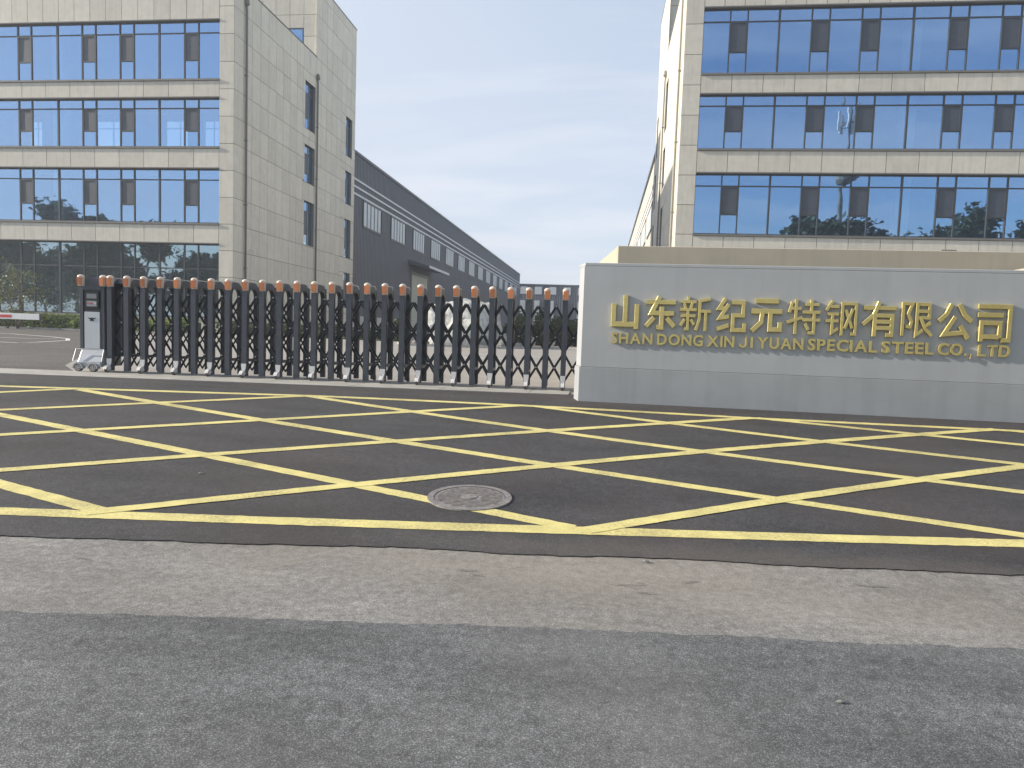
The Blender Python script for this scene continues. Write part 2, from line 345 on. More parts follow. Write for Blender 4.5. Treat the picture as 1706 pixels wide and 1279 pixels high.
# near and far edge of the yard
def yard():
    b = MB(); ys = [12.2, 14, 20, 30, 38, 41.2]
    xl = lambda y: float(np.interp(y, [12, 14, 30, 42], [-9.6, -11.5, -22, -29]))
    for y in ys: b.v += [(-90, y, gz(y)+.004), (60, y, gz(y)+.004)]
    for i in range(len(ys)-1): b.f.append((2*i, 2*i+1, 2*i+3, 2*i+2))
    me = bpy.data.meshes.new('yard'); me.from_pydata(b.v, [], b.f); me.materials.append(M['yard_asphalt']); link('yard_asphalt', me)['kind'] = 'structure'
    b = MB(); ys = [12.2, 14, 20, 30, 38, 60, 210]
    for y in ys: b.v += [(xl(y), y, gz(y)+.008), (60, y, gz(y)+.008)]
    for i in range(len(ys)-1): b.f.append((2*i, 2*i+1, 2*i+3, 2*i+2))
    me = bpy.data.meshes.new('yard_concrete'); me.from_pydata(b.v, [], b.f); me.materials.append(M['yard_concrete']); link('yard_pavement', me)['kind'] = 'structure'
yard()
# concrete threshold under the gate, in slabs
def threshold():
    root = structure('gate_threshold')
    x = -26.0
    while x < -.6:
        x1 = min(x+1.55, -.52); g = .006
        b = MB(); t = .45
        for z in (t-.05, t+.022):
            b.v += [(x+g, curb_front(x), z), (x1-g, curb_front(x1), z), (x1-g, curb_back(x1), z), (x+g, curb_back(x), z)]
        b.f = [(0,3,2,1),(4,5,6,7),(0,1,5,4),(1,2,6,5),(2,3,7,6),(3,0,4,7)]
        b.obj('slab', 'threshold', root); x = x1
threshold()

# yellow box junction
def stripe_mesh(x0, x1, pts, w, dz, jag=.005):
    """painted line from x0 to x1 along the curve through the given points"""
    P = np.array(pts); c = np.polyfit(P[:, 0], P[:, 1], 2 if len(pts) >= 5 else 1); f = lambda x: float(np.polyval(c, x)) if min(P[:,0])-1.5 <= x <= max(P[:,0])+1.5 else float(np.polyval(c, np.clip(x, min(P[:,0])-1.5, max(P[:,0])+1.5)) + np.polyval(np.polyder(c), np.clip(x, min(P[:,0])-1.5, max(P[:,0])+1.5))*(x-np.clip(x, min(P[:,0])-1.5, max(P[:,0])+1.5)))
    n = max(2, int((x1-x0)/.07)); m = MB()
    for i in range(n+1):
        x = x0+(x1-x0)*i/n; q = Vector((x, f(x))); t = Vector((1, (f(x+.01)-f(x-.01))/.02)).normalized(); p = Vector((-t.y, t.x))
        for s in (-1, 1):
            r = q + p*(s*(w/2 + random.uniform(-jag, jag))); m.v.append((r.x, r.y, gz(r.y)+dz))
    for i in range(n): m.f.append((2*i, 2*i+2, 2*i+3, 2*i+1))
    return m
def polystripe(pts, w, dz):
    m = MB()
    for i, p in enumerate(pts):
        p = Vector(p); t = (Vector(pts[min(i+1, len(pts)-1)]) - Vector(pts[max(i-1, 0)])).normalized(); q = Vector((-t.y, t.x))
        for s in (-1, 1):
            r = p+q*(s*w/2); m.v.append((r.x, r.y, gz(r.y)+dz))
    for i in range(len(pts)-1): m.f.append((2*i, 2*i+2, 2*i+3, 2*i+1))
    return m
def markings():
    root = structure('box_junction_marking')
    k = 0
    def st(x0, x1, pts, w):
        nonlocal k
        m = stripe_mesh(x0, x1, pts, w, .0145+.00025*k); k += 1
        me = bpy.data.meshes.new('stripe'); me.from_pydata(m.v, [], m.f); me.materials.append(M['yellow']); link('stripe', me, root)
    st(-17, -9.2, [(-17, 9.5), (-9.2, 9.87)], .14); st(-9.2, -4.45, [(-9.2, 9.87), (-4.45, 10.29)], .14); st(-4.45, 2.1, [(-4.45, 10.30), (-3, 10.33), (-1.2, 10.33), (.3, 10.27), (2.1, 10.17)], .14); st(2.1, 14, [(2.1, 10.16), (5.4, 10.17), (14, 10.1)], .14)
    st(-17, 14, [(-6.5, 4.50), (-4.41, 4.69), (-2.45, 4.845), (-.56, 5.08), (1.25, 5.275), (3.11, 5.49), (6, 5.84)], .16)
    A = [(-16.6, -3.55, [(-16.6, 9.55), (-3.6, 4.8)]), (-12.3, -.15, [(-9, 8.5), (-7.39, 7.91), (-5.77, 7.25), (-3.88, 6.58), (-2.07, 5.92), (-.3, 5.2)]),
         (-7.9, 3.65, [(-7.91, 9.9), (-6, 9.11), (-4.07, 8.34), (-2.18, 7.57), (-.4, 6.94), (1.59, 6.27), (3.2, 5.66)]),
         (-4.42, 7.6, [(-4.39, 10.28), (-2.45, 9.36), (-1.02, 8.8), (-.7, 8.62), (1.19, 7.92), (3.16, 7.21), (3.9, 6.94)]),
         (-.95, 10.6, [(-.85, 10.29), (.86, 9.5), (2.64, 8.80), (4.54, 8.13), (6.5, 7.45)]), (2.2, 13.2, [(2.32, 10.15), (4.03, 9.55), (5.12, 9.2)]), (5.4, 14, [(5.4, 10.15), (14, 7.4)])]
    B = [(-15.8, -7.95, [(-15.8, 3.9), (-8.78, 9.4), (-7.95, 9.9)]), (-12.7, -4.45, [(-7.63, 8.17), (-6.11, 9.12), (-4.45, 10.26)]), (-10.3, -1.15, [(-6.48, 6.9), (-5.8, 7.3), (-4.22, 8.36), (-2.57, 9.37), (-1.2, 10.27)]),
         (-7.0, 2.15, [(-5.32, 5.66), (-3.88, 6.58), (-2.18, 7.6), (-.83, 8.51), (.9, 9.48), (2.1, 10.14)]), (-3.76, 5.3, [(-3.68, 4.82), (-2.07, 5.92), (-.4, 6.94), (1.19, 7.93), (2.72, 8.82), (5.23, 10.15)]),
         (-.05, 8.3, [(.01, 5.15), (1.59, 6.27), (3.13, 7.2), (4.46, 7.99), (6.4, 9.1)]), (3.5, 11.2, [(3.5, 5.55), (11.2, 10.12)])]
    for a in A+B: st(*a, .14)
    # white island outline and lane marks inside the yard
    r2 = structure('lane_marking')
    def w(pts, wd):
        m = polystripe(pts, wd, .0125); me = bpy.data.meshes.new('line'); me.from_pydata(m.v, [], m.f); me.materials.append(M['white_line']); link('line', me, r2)
    w([(-27, 23.0), (-20.2, 22.4), (-20.3, 23.4), (-20.9, 25.6), (-22.2, 27.2), (-23.9, 28.4), (-27.5, 30.2), (-33, 32)], .16)
    w([(-30, 26.6), (-24.0, 26.0), (-22.6, 26.1), (-22.3, 26.7)], .14)
    w([(-11.2, 16.15), (-9.9, 16.5)], .13); w([(-6.4, 17.6), (-5.9, 19.6)], .16); w([(-6.1, 19.5), (-5.2, 18.2)], .16); w([(-4.7, 24.2), (-3.2, 24.5)], .2)
markings()

# manhole cover
def manhole():
    root = thing('manhole_cover', 'round worn iron manhole cover set in the asphalt on a yellow stripe', 'manhole cover', (-1.035, 5.74, gz(5.74)+.017), 0)
    root.rotation_euler.x = math.atan(.45/6.5)
    def ring(r0, r1, z0, z1, name, mat):
        n = 64; m = MB()
        for i in range(n):
            a = 2*math.pi*i/n
            for r, z in ((r0, z1), (r1, z1), (r1+.004, z0)): m.v.append((r*math.cos(a), r*math.sin(a), z))
        for i in range(n):
            j = (i+1) % n
            m.f += [(3*i, 3*i+1, 3*j+1, 3*j), (3*i+1, 3*i+2, 3*j+2, 3*j+1)]
        return m.obj(name, mat, root)
    ring(.298, .352, -.03, .006, 'rim', 'iron')
    m = MB(); m.tube([(0, 0, -.02), (0, 0, .002)], .294, 64); lid = m.obj('lid', 'iron', root)
    g = MB()
    for i in range(-7, 8):       # raised ribs of the lid
        y = i*.035; h = math.sqrt(max(0, .265**2-y*y))
        if abs(y) < .06: g.box(-h, -.09, y-.008, y+.008, .002, .007); g.box(.09, h, y-.008, y+.008, .002, .007)
        else: g.box(-h, h, y-.008, y+.008, .002, .007)
    g.obj('rib_pattern', 'iron', lid)
    c = MB(); c.tube([(0, 0, .002), (0, 0, .0085)], .06, 20); c.obj('boss', 'iron', lid)
manhole()

# ------------------------------------------------------------------ office buildings
# local frame: x runs inwards from the corner away from the gap (s = sign), y runs back from the front plane, z up from the yard
W_SEQ = [1.45, .93, 1.68, 1.70, .93, 1.66, .93, 1.70, 1.82, .93, 1.66, .93, 1.68, 1.70, .93, 1.66]
W_KIND = 'WnWWnWnWWnWnWWnW'
def office(name, label, cx, cy, zoff, s, full_len, sky_openings):
    root = thing(name, label, 'building', (cx, cy, 0), 0)
    T = lambda z: z+zoff
    Z0 = T(.70)
    B = lambda m, x0, x1, y0, y1, z0, z1: m.box(min(s*x0, s*x1), max(s*x0, s*x1), y0, y1, z0, z1)
    rows = [5.96+1.637*k for k in range(-4, 16)]
    PIL = .98
    levels = [(1.75, 6.36), (7.63, 10.98), (12.31, 15.27), (16.40, 19.90)]
    # core behind the cladding: strips in front, wall at the side and the back
    body = MB(); e = .035
    fz = [(.0, 1.70), (6.42, 7.52), (11.04, 12.20), (15.33, 16.29), (19.96, 22.35)]
    for a, b in fz: B(body, PIL, full_len, e, .45, T(a)-(0 if a else 1), T(b))
    B(body, e, PIL, e, .45, T(0)-1, T(22.35))
    TY0, TY1 = 12.5, 21.3
    wins = [(10.42, 12.32, TY0, 0), (19.0, 20.55, TY0, 1)]
    # side wall with openings, built as vertical strips
    def side_strip(y0, y1, ztop, holes):
        z = -1
        for h0, h1 in holes: B(body, e, .35, y0, y1, T(z) if z > -1 else Z0-1.7, T(h0)); z = h1
        B(body, e, .35, y0, y1, T(z) if z > -1 else Z0-1.7, T(ztop))
    H1 = [(7.70, 11.02), (12.43, 15.24), (16.45, 19.95)]; H2 = [(3.2, 6.3), (7.63, 11.02), (12.36, 15.20), (16.52, 19.85)]
    side_strip(.45, 10.42, 22.35, []); side_strip(10.42, 12.32, 22.35, H1); side_strip(12.32, TY0, 22.35, [])
    side_strip(TY0+e, 19.0, 28.0, []); side_strip(19.0, 20.55, 28.0, H2); side_strip(20.55, TY1, 28.0, [])
    # roof, tower, rear wall; shallow depth invented so sky shows through second-floor openings
    B(body, .35, full_len, .45, 4.9, T(21.5), T(21.7)); B(body, .35, 3.0, 4.9, TY0, T(21.5), T(21.7)); B(body, 2.7, 3.0, 4.9, TY0, T(16.5), T(21.5))
    tw = 7.0
    B(body, .35, tw, TY0+e, TY0+.3, T(21.7), T(28.0)); B(body, tw-.3, tw, TY0+.3, TY1, T(21.7), T(28)); B(body, .35, tw, TY1-.3, TY1, T(6), T(28)); B(body, .35, tw-.3, TY0+.3, TY1-.3, T(27.4), T(27.6))
    yb = 4.6
    B(body, .35, full_len, yb, yb+.3, Z0-1.7, T(13.35)); B(body, .35, full_len, yb, yb+.3, T(15.25), T(22.3))
    x = .35; opens = sky_openings + [(full_len, full_len)]
    for a, b in opens:
        if a > x: B(body, x, a, yb, yb+.3, T(13.35), T(15.25))
        x = b
    B(body, full_len-.3, full_len, .45, yb, Z0-1.7, T(22.3))
    body.obj('wall', 'joint', root)
    # interior
    inn = MB()
    for z in (7.0, 11.6, 15.8): B(inn, .36, full_len-.3, .5, yb-.01, T(z)-.15, T(z)+.15)
    B(inn, .36, full_len-.3, .5, yb-.01, Z0-.05, Z0+.06); B(inn, .36, full_len-.3, .5, yb-.01, T(21.2), T(21.4))
    pass
    for z0, z1 in ((.8, 6.8), (7.16, 11.44), (15.96, 21.1)): B(inn, .36, full_len-.3, yb-.15, yb-.02, T(z0), T(z1))
    for a, b in sky_openings:
        for q in (a, (a*2+b)/3, b-.06): B(inn, q, q+.06, yb+.1, yb+.16, T(13.35), T(15.25))
        B(inn, a, b, yb+.1, yb+.15, T(14.7), T(14.76))
    inn.obj('interior', 'inner_wall', root)
    for xc in (12.1, 24.2):
        if xc < full_len-1:
            for z0, z1 in ((.8, 6.8), (7.16, 11.44), (11.76, 15.6), (15.96, 21.1)):
                c = MB(); B(c, xc-.36, xc+.36, .30, .95, T(z0), T(z1)); c.obj('column', 'inner_col', root)
    # cladding tiles -------------------------------------------------
    g = .015; tiles = []   # (priority, shape, location)
    def tile(x0, x1, y0, y1, z0, z1, pr=0): tiles.append((pr, (x0, x1, y0, y1, z0, z1)))
    # side: rows of tall tiles, cut round the windows
    zr = [1.05] + [q for q in rows if q > 1.1 and q < 22.2] + [22.35]
    pitch = TY1/19
    def cut(y0, y1, z0, z1):
        """pieces of the rectangle outside the window openings"""
        pcs = [(y0, y1, z0, z1)]
        for (wy0, wy1, _, k) in wins:
            for h0, h1 in (H1 if k == 0 else H2):
                nxt = []
                for a, b, c, d in pcs:
                    if b <= wy0+.01 or a >= wy1-.01 or d <= h0+.01 or c >= h1-.01: nxt.append((a, b, c, d)); continue
                    if c < h0: nxt.append((a, b, c, h0))
                    if d > h1: nxt.append((a, b, h1, d))
                    c2, d2 = max(c, h0), min(d, h1)
                    if a < wy0: nxt.append((a, wy0, c2, d2))
                    if b > wy1: nxt.append((wy1, b, c2, d2))
                pcs = nxt
        return [p for p in pcs if p[1]-p[0] > .1 and p[3]-p[2] > .1]
    for c in range(19):
        y0, y1 = c*pitch, (c+1)*pitch
        zz = list(zr)
        if y0 >= TY0-.2:
            zz = zz[:-1] + [q for q in rows if 22.2 < q < 27.5] + [28.03]
        for a, b in zip(zz[:-1], zz[1:]):
            for p in cut(y0, y1, a, b): tile(0, .03, p[0]+g, p[1]-g, T(p[2])+g, T(p[3])-g, 5 if b < 6 else 0 if c < 15 else 1)
    # front corner column
    for a, b in zip(zr[:-1], zr[1:]): tile(.035, PIL-g, 0, .03, T(a)+g, T(b)-g, 5 if b < 5 else 0)
    # spandrels
    off0 = 0
    for bi, (a, b) in enumerate(fz):
        if bi in (0,): continue
        w = 1.075 if bi == 4 else 1.67
        n = int((full_len-PIL)/w)
        for i in range(n):
            x0 = PIL+i*w; tile(x0+g, x0+w-g, 0, .03, T(a)+.004, T(b)-g if bi < 4 else T(b), 0 if x0 < 15.5 else 6)
    n = int((full_len-PIL)/1.67)
    for i in range(n): tile(PIL+i*1.67+g, PIL+(i+1)*1.67-g, 0, .03, T(.6), T(1.62), 7)
    # tower front above the parapet
    tz = [21.9] + [q for q in rows if 22 < q < 27.5] + [28.03]
    txs = [0.035, 1.12, 2.26, 3.4, 4.5, 5.6, 6.7]
    for xa, xb in zip(txs[:-1], txs[1:]):
        for a, b in zip(tz[:-1], tz[1:]):
            if 1.1 < xa < 2.5 and a < 24.61:      # window of the stair tower
                if b > 24.7: tile(xa+g, xb-g, TY0, TY0+.03, T(24.62), T(b)-g, 2)
                continue
            tile(xa+g, xb-g, TY0, TY0+.03, T(a)+g, T(b)-g, 1)
    tiles.sort(key=lambda t: t[0])
    cache = {}
    for pr, (x0, x1, y0, y1, z0, z1) in tiles[:296]:
        d = (round(x1-x0, 3), round(y1-y0, 3), round(z1-z0, 3))
        if d not in cache: cache[d] = MB().box(-d[0]/2, d[0]/2, -d[1]/2, d[1]/2, -d[2]/2, d[2]/2).mesh('tile', 'tile')
        link('tile', cache[d], root, (s*(x0+x1)/2, (y0+y1)/2 + random.uniform(-.0015, .0015), (z0+z1)/2))
    if tiles[296:]:
        m = MB()
        for pr, t in tiles[296:]: B(m, *t)
        m.obj('cladding', 'tile', root, kind='stuff')
    # ledges and lintels
    for z0, z1 in levels[1:]:
        m = MB(); B(m, PIL, full_len, -.07, .2, T(z0)-.105, T(z0)-.0); m.obj('sill', 'ledge', root)
    for z0, z1 in levels:
        m = MB(); B(m, PIL, full_len, -.05, .2, T(z1)+.0, T(z1)+.062); m.obj('lintel', 'ledge', root)
    m = MB(); B(m, -.03, full_len, -.04, .3, T(22.35), T(22.42)); B(m, -.03, .3, .3, TY0, T(22.35), T(22.42)); B(m, -.03, tw, TY0-.03, TY1+.03, T(28.03), T(28.10)); m.obj('coping', 'ledge', root)
    m = MB(); B(m, PIL, full_len, -.06, .3, T(1.62), T(1.74)); m.obj('plinth_ledge', 'kerb', root)
    # window bands
    pane_cache = {}
    def pane(par, x0, x1, z0, z1, y, mat, nm='pane'):
        d = (round(x1-x0, 3), round(z1-z0, 3), mat)
        if d not in pane_cache: pane_cache[d] = MB().box(-d[0]/2, d[0]/2, -.004, .004, -d[1]/2, d[1]/2).mesh('pane', mat)
        o = link(nm, pane_cache[d], par, (s*(x0+x1)/2, y, (z0+z1)/2))
        o.rotation_euler = (random.gauss(0, .0022), 0, random.gauss(0, .0028))
        return o
    FY = .20
    for li, (z0, z1) in enumerate(levels):
        band = link('window_band', None, root)
        fr = MB()
        zt = z1 - (z1-z0)*(.20 if li else .335); zs = z1 - (z1-z0)*.67
        B(fr, PIL, full_len, FY-.04, FY+.04, T(z0), T(z0)+.07); B(fr, PIL, full_len, FY-.04, FY+.04, T(z1)-.08, T(z1))
        B(fr, PIL, full_len, FY-.035, FY+.035, T(zt)-.035, T(zt)+.035)
        x = PIL; i = 0
        while x < full_len-1.9:
            w = W_SEQ[i % 16]; k = W_KIND[i % 16]
            thick = .05 if (k == 'W' and W_KIND[(i+1) % 16] == 'W') else .033
            gm = 'glass' if li else 'glass_dark'
            pane(band, x+.03, x+w-.03, T(zt)+.035, T(z1)-.08, FY, gm)
            B(fr, x+w-thick, x+w+thick, FY-.062, FY+.038, T(z0)+.02, T(z1)-.02)
            if k == 'W' or li == 0: pane(band, x+.03, x+w-.03, T(z0)+.07, T(zt)-.035, FY, gm)
            else:
                pane(band, x+.03, x+w-.03, T(z0)+.07, T(zs)-.03, FY, gm)
                sa = MB(); a0, a1 = x+.04, x+w-.04
                B(sa, a0, a1, FY-.058, FY+.01, T(zs)-.01, T(zs)+.055); B(sa, a0, a1, FY-.058, FY+.01, T(zt)-.095, T(zt)-.04)
                B(sa, a0, a0+.055, FY-.057, FY+.01, T(zs)+.055, T(zt)-.095); B(sa, a1-.055, a1, FY-.057, FY+.01, T(zs)+.055, T(zt)-.095)
                sa.obj('sash', 'frame', band)
                pane(band, a0+.055, a1-.055, T(zs)+.05, T(zt)-.09, FY-.02, 'screen', 'insect_screen')
            x += w; i += 1
        fr.obj('frame', 'frame', band)
    # side windows: frame, mullion, three lights
    def side_window(y0, y1, z0, z1):
        wn = link('side_window', None, root); f = MB(); q = .22
        B(f, q-.03, q+.03, y0, y1, T(z0), T(z0)+.06); B(f, q-.03, q+.03, y0, y1, T(z1)-.06, T(z1))
        ym = y0+(y1-y0)*.55; zt = z1-.22*(z1-z0); zb = z0+.25*(z1-z0)
        for y in (y0+.03, ym, y1-.03): B(f, q-.028, q+.032, y-.03, y+.03, T(z0)+.06, T(z1)-.06)
        B(f, q-.026, q+.03, y0+.06, y1-.06, T(zt)-.03, T(zt)+.03); B(f, q-.026, q+.03, y0+.06, ym-.03, T(zb)-.03, T(zb)+.03)
        f.obj('frame', 'frame', wn)
        for (a, b, c, d, mt) in ((y0, ym, zt, z1, 'glass'), (ym, y1, zt, z1, 'glass'), (ym, y1, z0, zt, 'glass'), (y0, ym, z0, zb, 'glass'), (y0, ym, zb, zt, 'screen')):
            m = MB(); B(m, q-.004, q+.004, a+.03, b-.03, T(c)+.03, T(d)-.03); m.obj('pane', mt, wn)
        rv = MB(); B(rv, .03, .30, y0-.02, y0, T(z0), T(z1)); B(rv, .03, .30, y1, y1+.02, T(z0), T(z1)); B(rv, .03, .3, y0, y1, T(z1), T(z1)+.02); B(rv, -.02, .3, y0, y1, T(z0)-.03, T(z0)); rv.obj('reveal', 'ledge', wn)
    for a, b in H1: side_window(10.44, 12.30, a, b)
    for a, b in H2: side_window(19.02, 20.53, a, b)
    tw_ = link('tower_window', None, root); m = MB()
    B(m, 1.14, 2.5, TY0-.005, TY0+.034, T(24.5), T(24.6)); B(m, 1.14, 1.2, TY0-.005, TY0+.034, T(22.6), T(24.5)); B(m, 2.44, 2.5, TY0-.005, TY0+.034, T(22.6), T(24.5)); m.obj('frame', 'frame', tw_)
    m = MB(); B(m, 1.2, 2.44, TY0+.005, TY0+.015, T(22.6), T(24.5)); m.obj('pane', 'glass', tw_)
    # rain pipes with hopper
    for y, zt in ((1.32, 21.35 if s < 0 else 21.9), (12.52, 20.7)):
        m = MB(); m.tube([(-s*.02, y, T(zt)+.1), (-s*.10, y, T(zt)-.25), (-s*.11, y, T(zt)-.45), (-s*.11, y, Z0)], .065, 10)
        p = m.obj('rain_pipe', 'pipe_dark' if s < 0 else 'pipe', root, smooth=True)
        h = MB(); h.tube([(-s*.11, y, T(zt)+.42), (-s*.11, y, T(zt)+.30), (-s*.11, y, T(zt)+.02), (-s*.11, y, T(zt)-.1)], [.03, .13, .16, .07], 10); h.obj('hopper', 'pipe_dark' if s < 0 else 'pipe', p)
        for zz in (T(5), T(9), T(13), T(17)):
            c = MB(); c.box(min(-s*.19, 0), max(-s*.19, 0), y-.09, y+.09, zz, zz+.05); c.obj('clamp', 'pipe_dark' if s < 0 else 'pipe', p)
    if s < 0:   # small camera on the side wall
        c = MB(); c.box(0, .22, 2.0, 2.06, T(6.25), T(6.31)); c.tube([(.2, 2.03, T(6.2)), (.42, 1.85, T(6.13))], .05, 10); c.obj('security_camera', 'white', root)
    return root
office('office_building', 'cream tiled office block at left with a dark downpipe on its shaded side wall', -22.95, 42.0, 0.0, -1, 31.0, [(3.6, 4.75), (5.9, 7.6), (10.8, 12.8), (16.9, 18.0)])
office('office_building', 'cream tiled office block at right behind the company name wall', 3.86, 41.3, -.25, 1, 31.0, [])

# ------------------------------------------------------------------ long sheds
def corr_wall(x, y0, y1, z0, z1, face, pitch=.42, depth=.05):
    m = MB(); y = y0; P = []
    while y < y1:
        for dy, dx in ((0, 0), (pitch*.55, 0), (pitch*.68, depth), (pitch*.88, depth)): P.append((y+dy, dx))
        y += pitch
    P.append((y, 0))
    for yy, dx in P: m.v += [(x+face*dx, yy, z0), (x+face*dx, yy, z1)]
    for i in range(len(P)-1): m.f.append((2*i, 2*i+2, 2*i+3, 2*i+1))
    return m
def shed_left():
    root = thing('steel_shed', 'long dark ribbed steel factory shed behind the left office block', 'factory shed')
    X = -23.5
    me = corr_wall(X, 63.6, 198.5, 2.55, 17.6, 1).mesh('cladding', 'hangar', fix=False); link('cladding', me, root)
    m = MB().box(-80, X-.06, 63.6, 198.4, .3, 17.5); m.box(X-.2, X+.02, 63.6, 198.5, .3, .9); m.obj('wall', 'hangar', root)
    MB().box(X-.3, X+.16, 63.55, 198.6, 17.6, 17.85).obj('eaves', 'frame', root)
    d = MB().box(X-.05, X+.1, 63.6, 84.9, .5, 2.56); d.box(X-.05, X+.1, 93.6, 198.5, .5, 2.56); d.obj('dado_wall', 'dado', root)
    for z in (15.27, 14.6, 13.93): MB().box(X+.055, X+.12, 63.6, 198.5, z-.09, z+.09).obj('stripe', 'white_trim', root)
    for i in range(14):
        y = 67.3+9.16*i; w = link('window', None, root, (X, y, 0))
        f = MB(); f.box(.04, .13, -.12, 5.72, 11.14, 11.30); f.box(.04, .13, -.12, 5.72, 13.66, 13.80); f.box(.04, .13, -.12, .0, 11.3, 13.66); f.box(.04, .13, 5.6, 5.72, 11.3, 13.66); f.box(.055, .06, 0, 5.6, 11.3, 13.66)
        f.obj('frame', 'frame', w)
        for k in range(5): MB().box(.07, .10, .12+k*1.10, .12+k*1.10+.78, 11.34, 13.62).obj('pane', 'translucent', w)
    dr = link('roller_door', None, root, (X, 85.3, 0)); m = MB()
    for k in range(38): m.box(.02, .075, 0, 8.0, .6+k*.2, .6+k*.2+.175)
    m.box(0, .03, 0, 8, .6, 8.2); m.obj('shutter', 'shutter', dr)
    f = MB().box(0, .14, -.3, 0, .6, 8.5); f.box(0, .14, 8, 8.3, .6, 8.5); f.box(0, .14, 0, 8, 8.2, 8.5); f.obj('door_frame', 'frame', dr)
    cn = MB().prism([(.05, 9.85), (2.6, 9.1), (2.6, 8.9), (.05, 9.3)], 'y', -1.4, 9.6)
    c = cn.obj('canopy', 'hangar', dr); MB().box(2.6, 2.68, -1.4, 9.6, 8.86, 9.16).obj('fascia', 'white_trim', c)
def shed_right():
    root = thing('steel_shed', 'pale ribbed factory shed just visible behind the right office block', 'factory shed')
    X = 4.1
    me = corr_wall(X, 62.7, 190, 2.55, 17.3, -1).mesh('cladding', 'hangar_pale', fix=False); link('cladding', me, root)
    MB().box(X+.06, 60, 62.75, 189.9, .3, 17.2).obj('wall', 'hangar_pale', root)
    MB().box(X-.2, X+.3, 62.7, 190, 17.3, 17.55).obj('eaves', 'frame', root)
    for z in (15.1, 14.4, 13.75): MB().box(X-.12, X-.055, 62.7, 190, z-.09, z+.09).obj('stripe', 'white', root)
    for i in range(6):
        y = 66.5+9.16*i; w = link('window', None, root, (X, y, 0))
        f = MB(); f.box(-.13, -.04, -.12, 5.72, 11.14, 11.3); f.box(-.13, -.04, -.12, 5.72, 13.5, 13.64); f.box(-.06, -.055, 0, 5.6, 11.3, 13.5); f.obj('frame', 'frame', w)
        for k in range(5): MB().box(-.10, -.07, .12+k*1.1, .9+k*1.1, 11.34, 13.46).obj('pane', 'translucent', w)
def shed_far():
    root = thing('steel_shed', 'far dark shed with white upright panels closing the view beyond the gate', 'factory shed')
    m = MB().box(-60, 40, 205.2, 240, .3, 15.4); m.obj('wall', 'hangar', root)
    mw = MB(); x = -23.4; P = []
    while x < 4: P += [(x, 0), (x+.4, 0), (x+.48, -.06), (x+.6, -.06)]; x += .7
    for xx, dy in P: mw.v += [(xx, 205.1+dy, .7), (xx, 205.1+dy, 15.2)]
    for i in range(len(P)-1): mw.f.append((2*i, 2*i+2, 2*i+3, 2*i+1))
    link('cladding', mw.mesh('cladding', 'hangar', fix=False), root)
    MB().box(-60, 40, 204.8, 205.2, 15.2, 15.6).obj('eaves', 'frame', root)
    for i in range(7):
        x = -23.9+4.15*i
        MB().box(x, x+2.05, 204.93, 205.0, 12.7, 14.9).obj('panel', 'translucent', root)
        MB().box(x, x+1.5, 204.93, 205.0, 5.0, 10.9).obj('panel', 'translucent', root)
shed_left(); shed_right(); shed_far()

# ------------------------------------------------------------------ gatehouse and name wall
def gatehouse():
    root = thing('gatehouse', 'low tan rendered gatehouse roof rising behind the name wall', 'gatehouse')
    m = MB().prism([(.45, 14.25), (14, 14.0), (14, 20), (-.25, 20)], 'z', .3, 2.62); m.obj('wall', 'tan', root)
    m = MB().prism([(.24, 14.0), (14.2, 13.65), (14.2, 20.2), (-.50, 20.2)], 'z', 2.621, 3.24); bevel(m.obj('parapet', 'tan', root), .01)
    MB().box(6.28, 6.55, 14.4, 14.7, 3.24, 3.33).obj('roof_vent', 'ledge', root)
gatehouse()
def small_block():
    root = thing('gate_pillar', 'small cream capped pillar top peeping over the name wall', 'pillar')
    MB().box(7.02, 7.9, 13.0, 13.4, .4, 2.79).obj('shaft', 'tan', root)
    MB().box(6.97, 7.95, 12.95, 13.45, 2.79, 2.86).obj('cap', 'tan', root)
small_block()

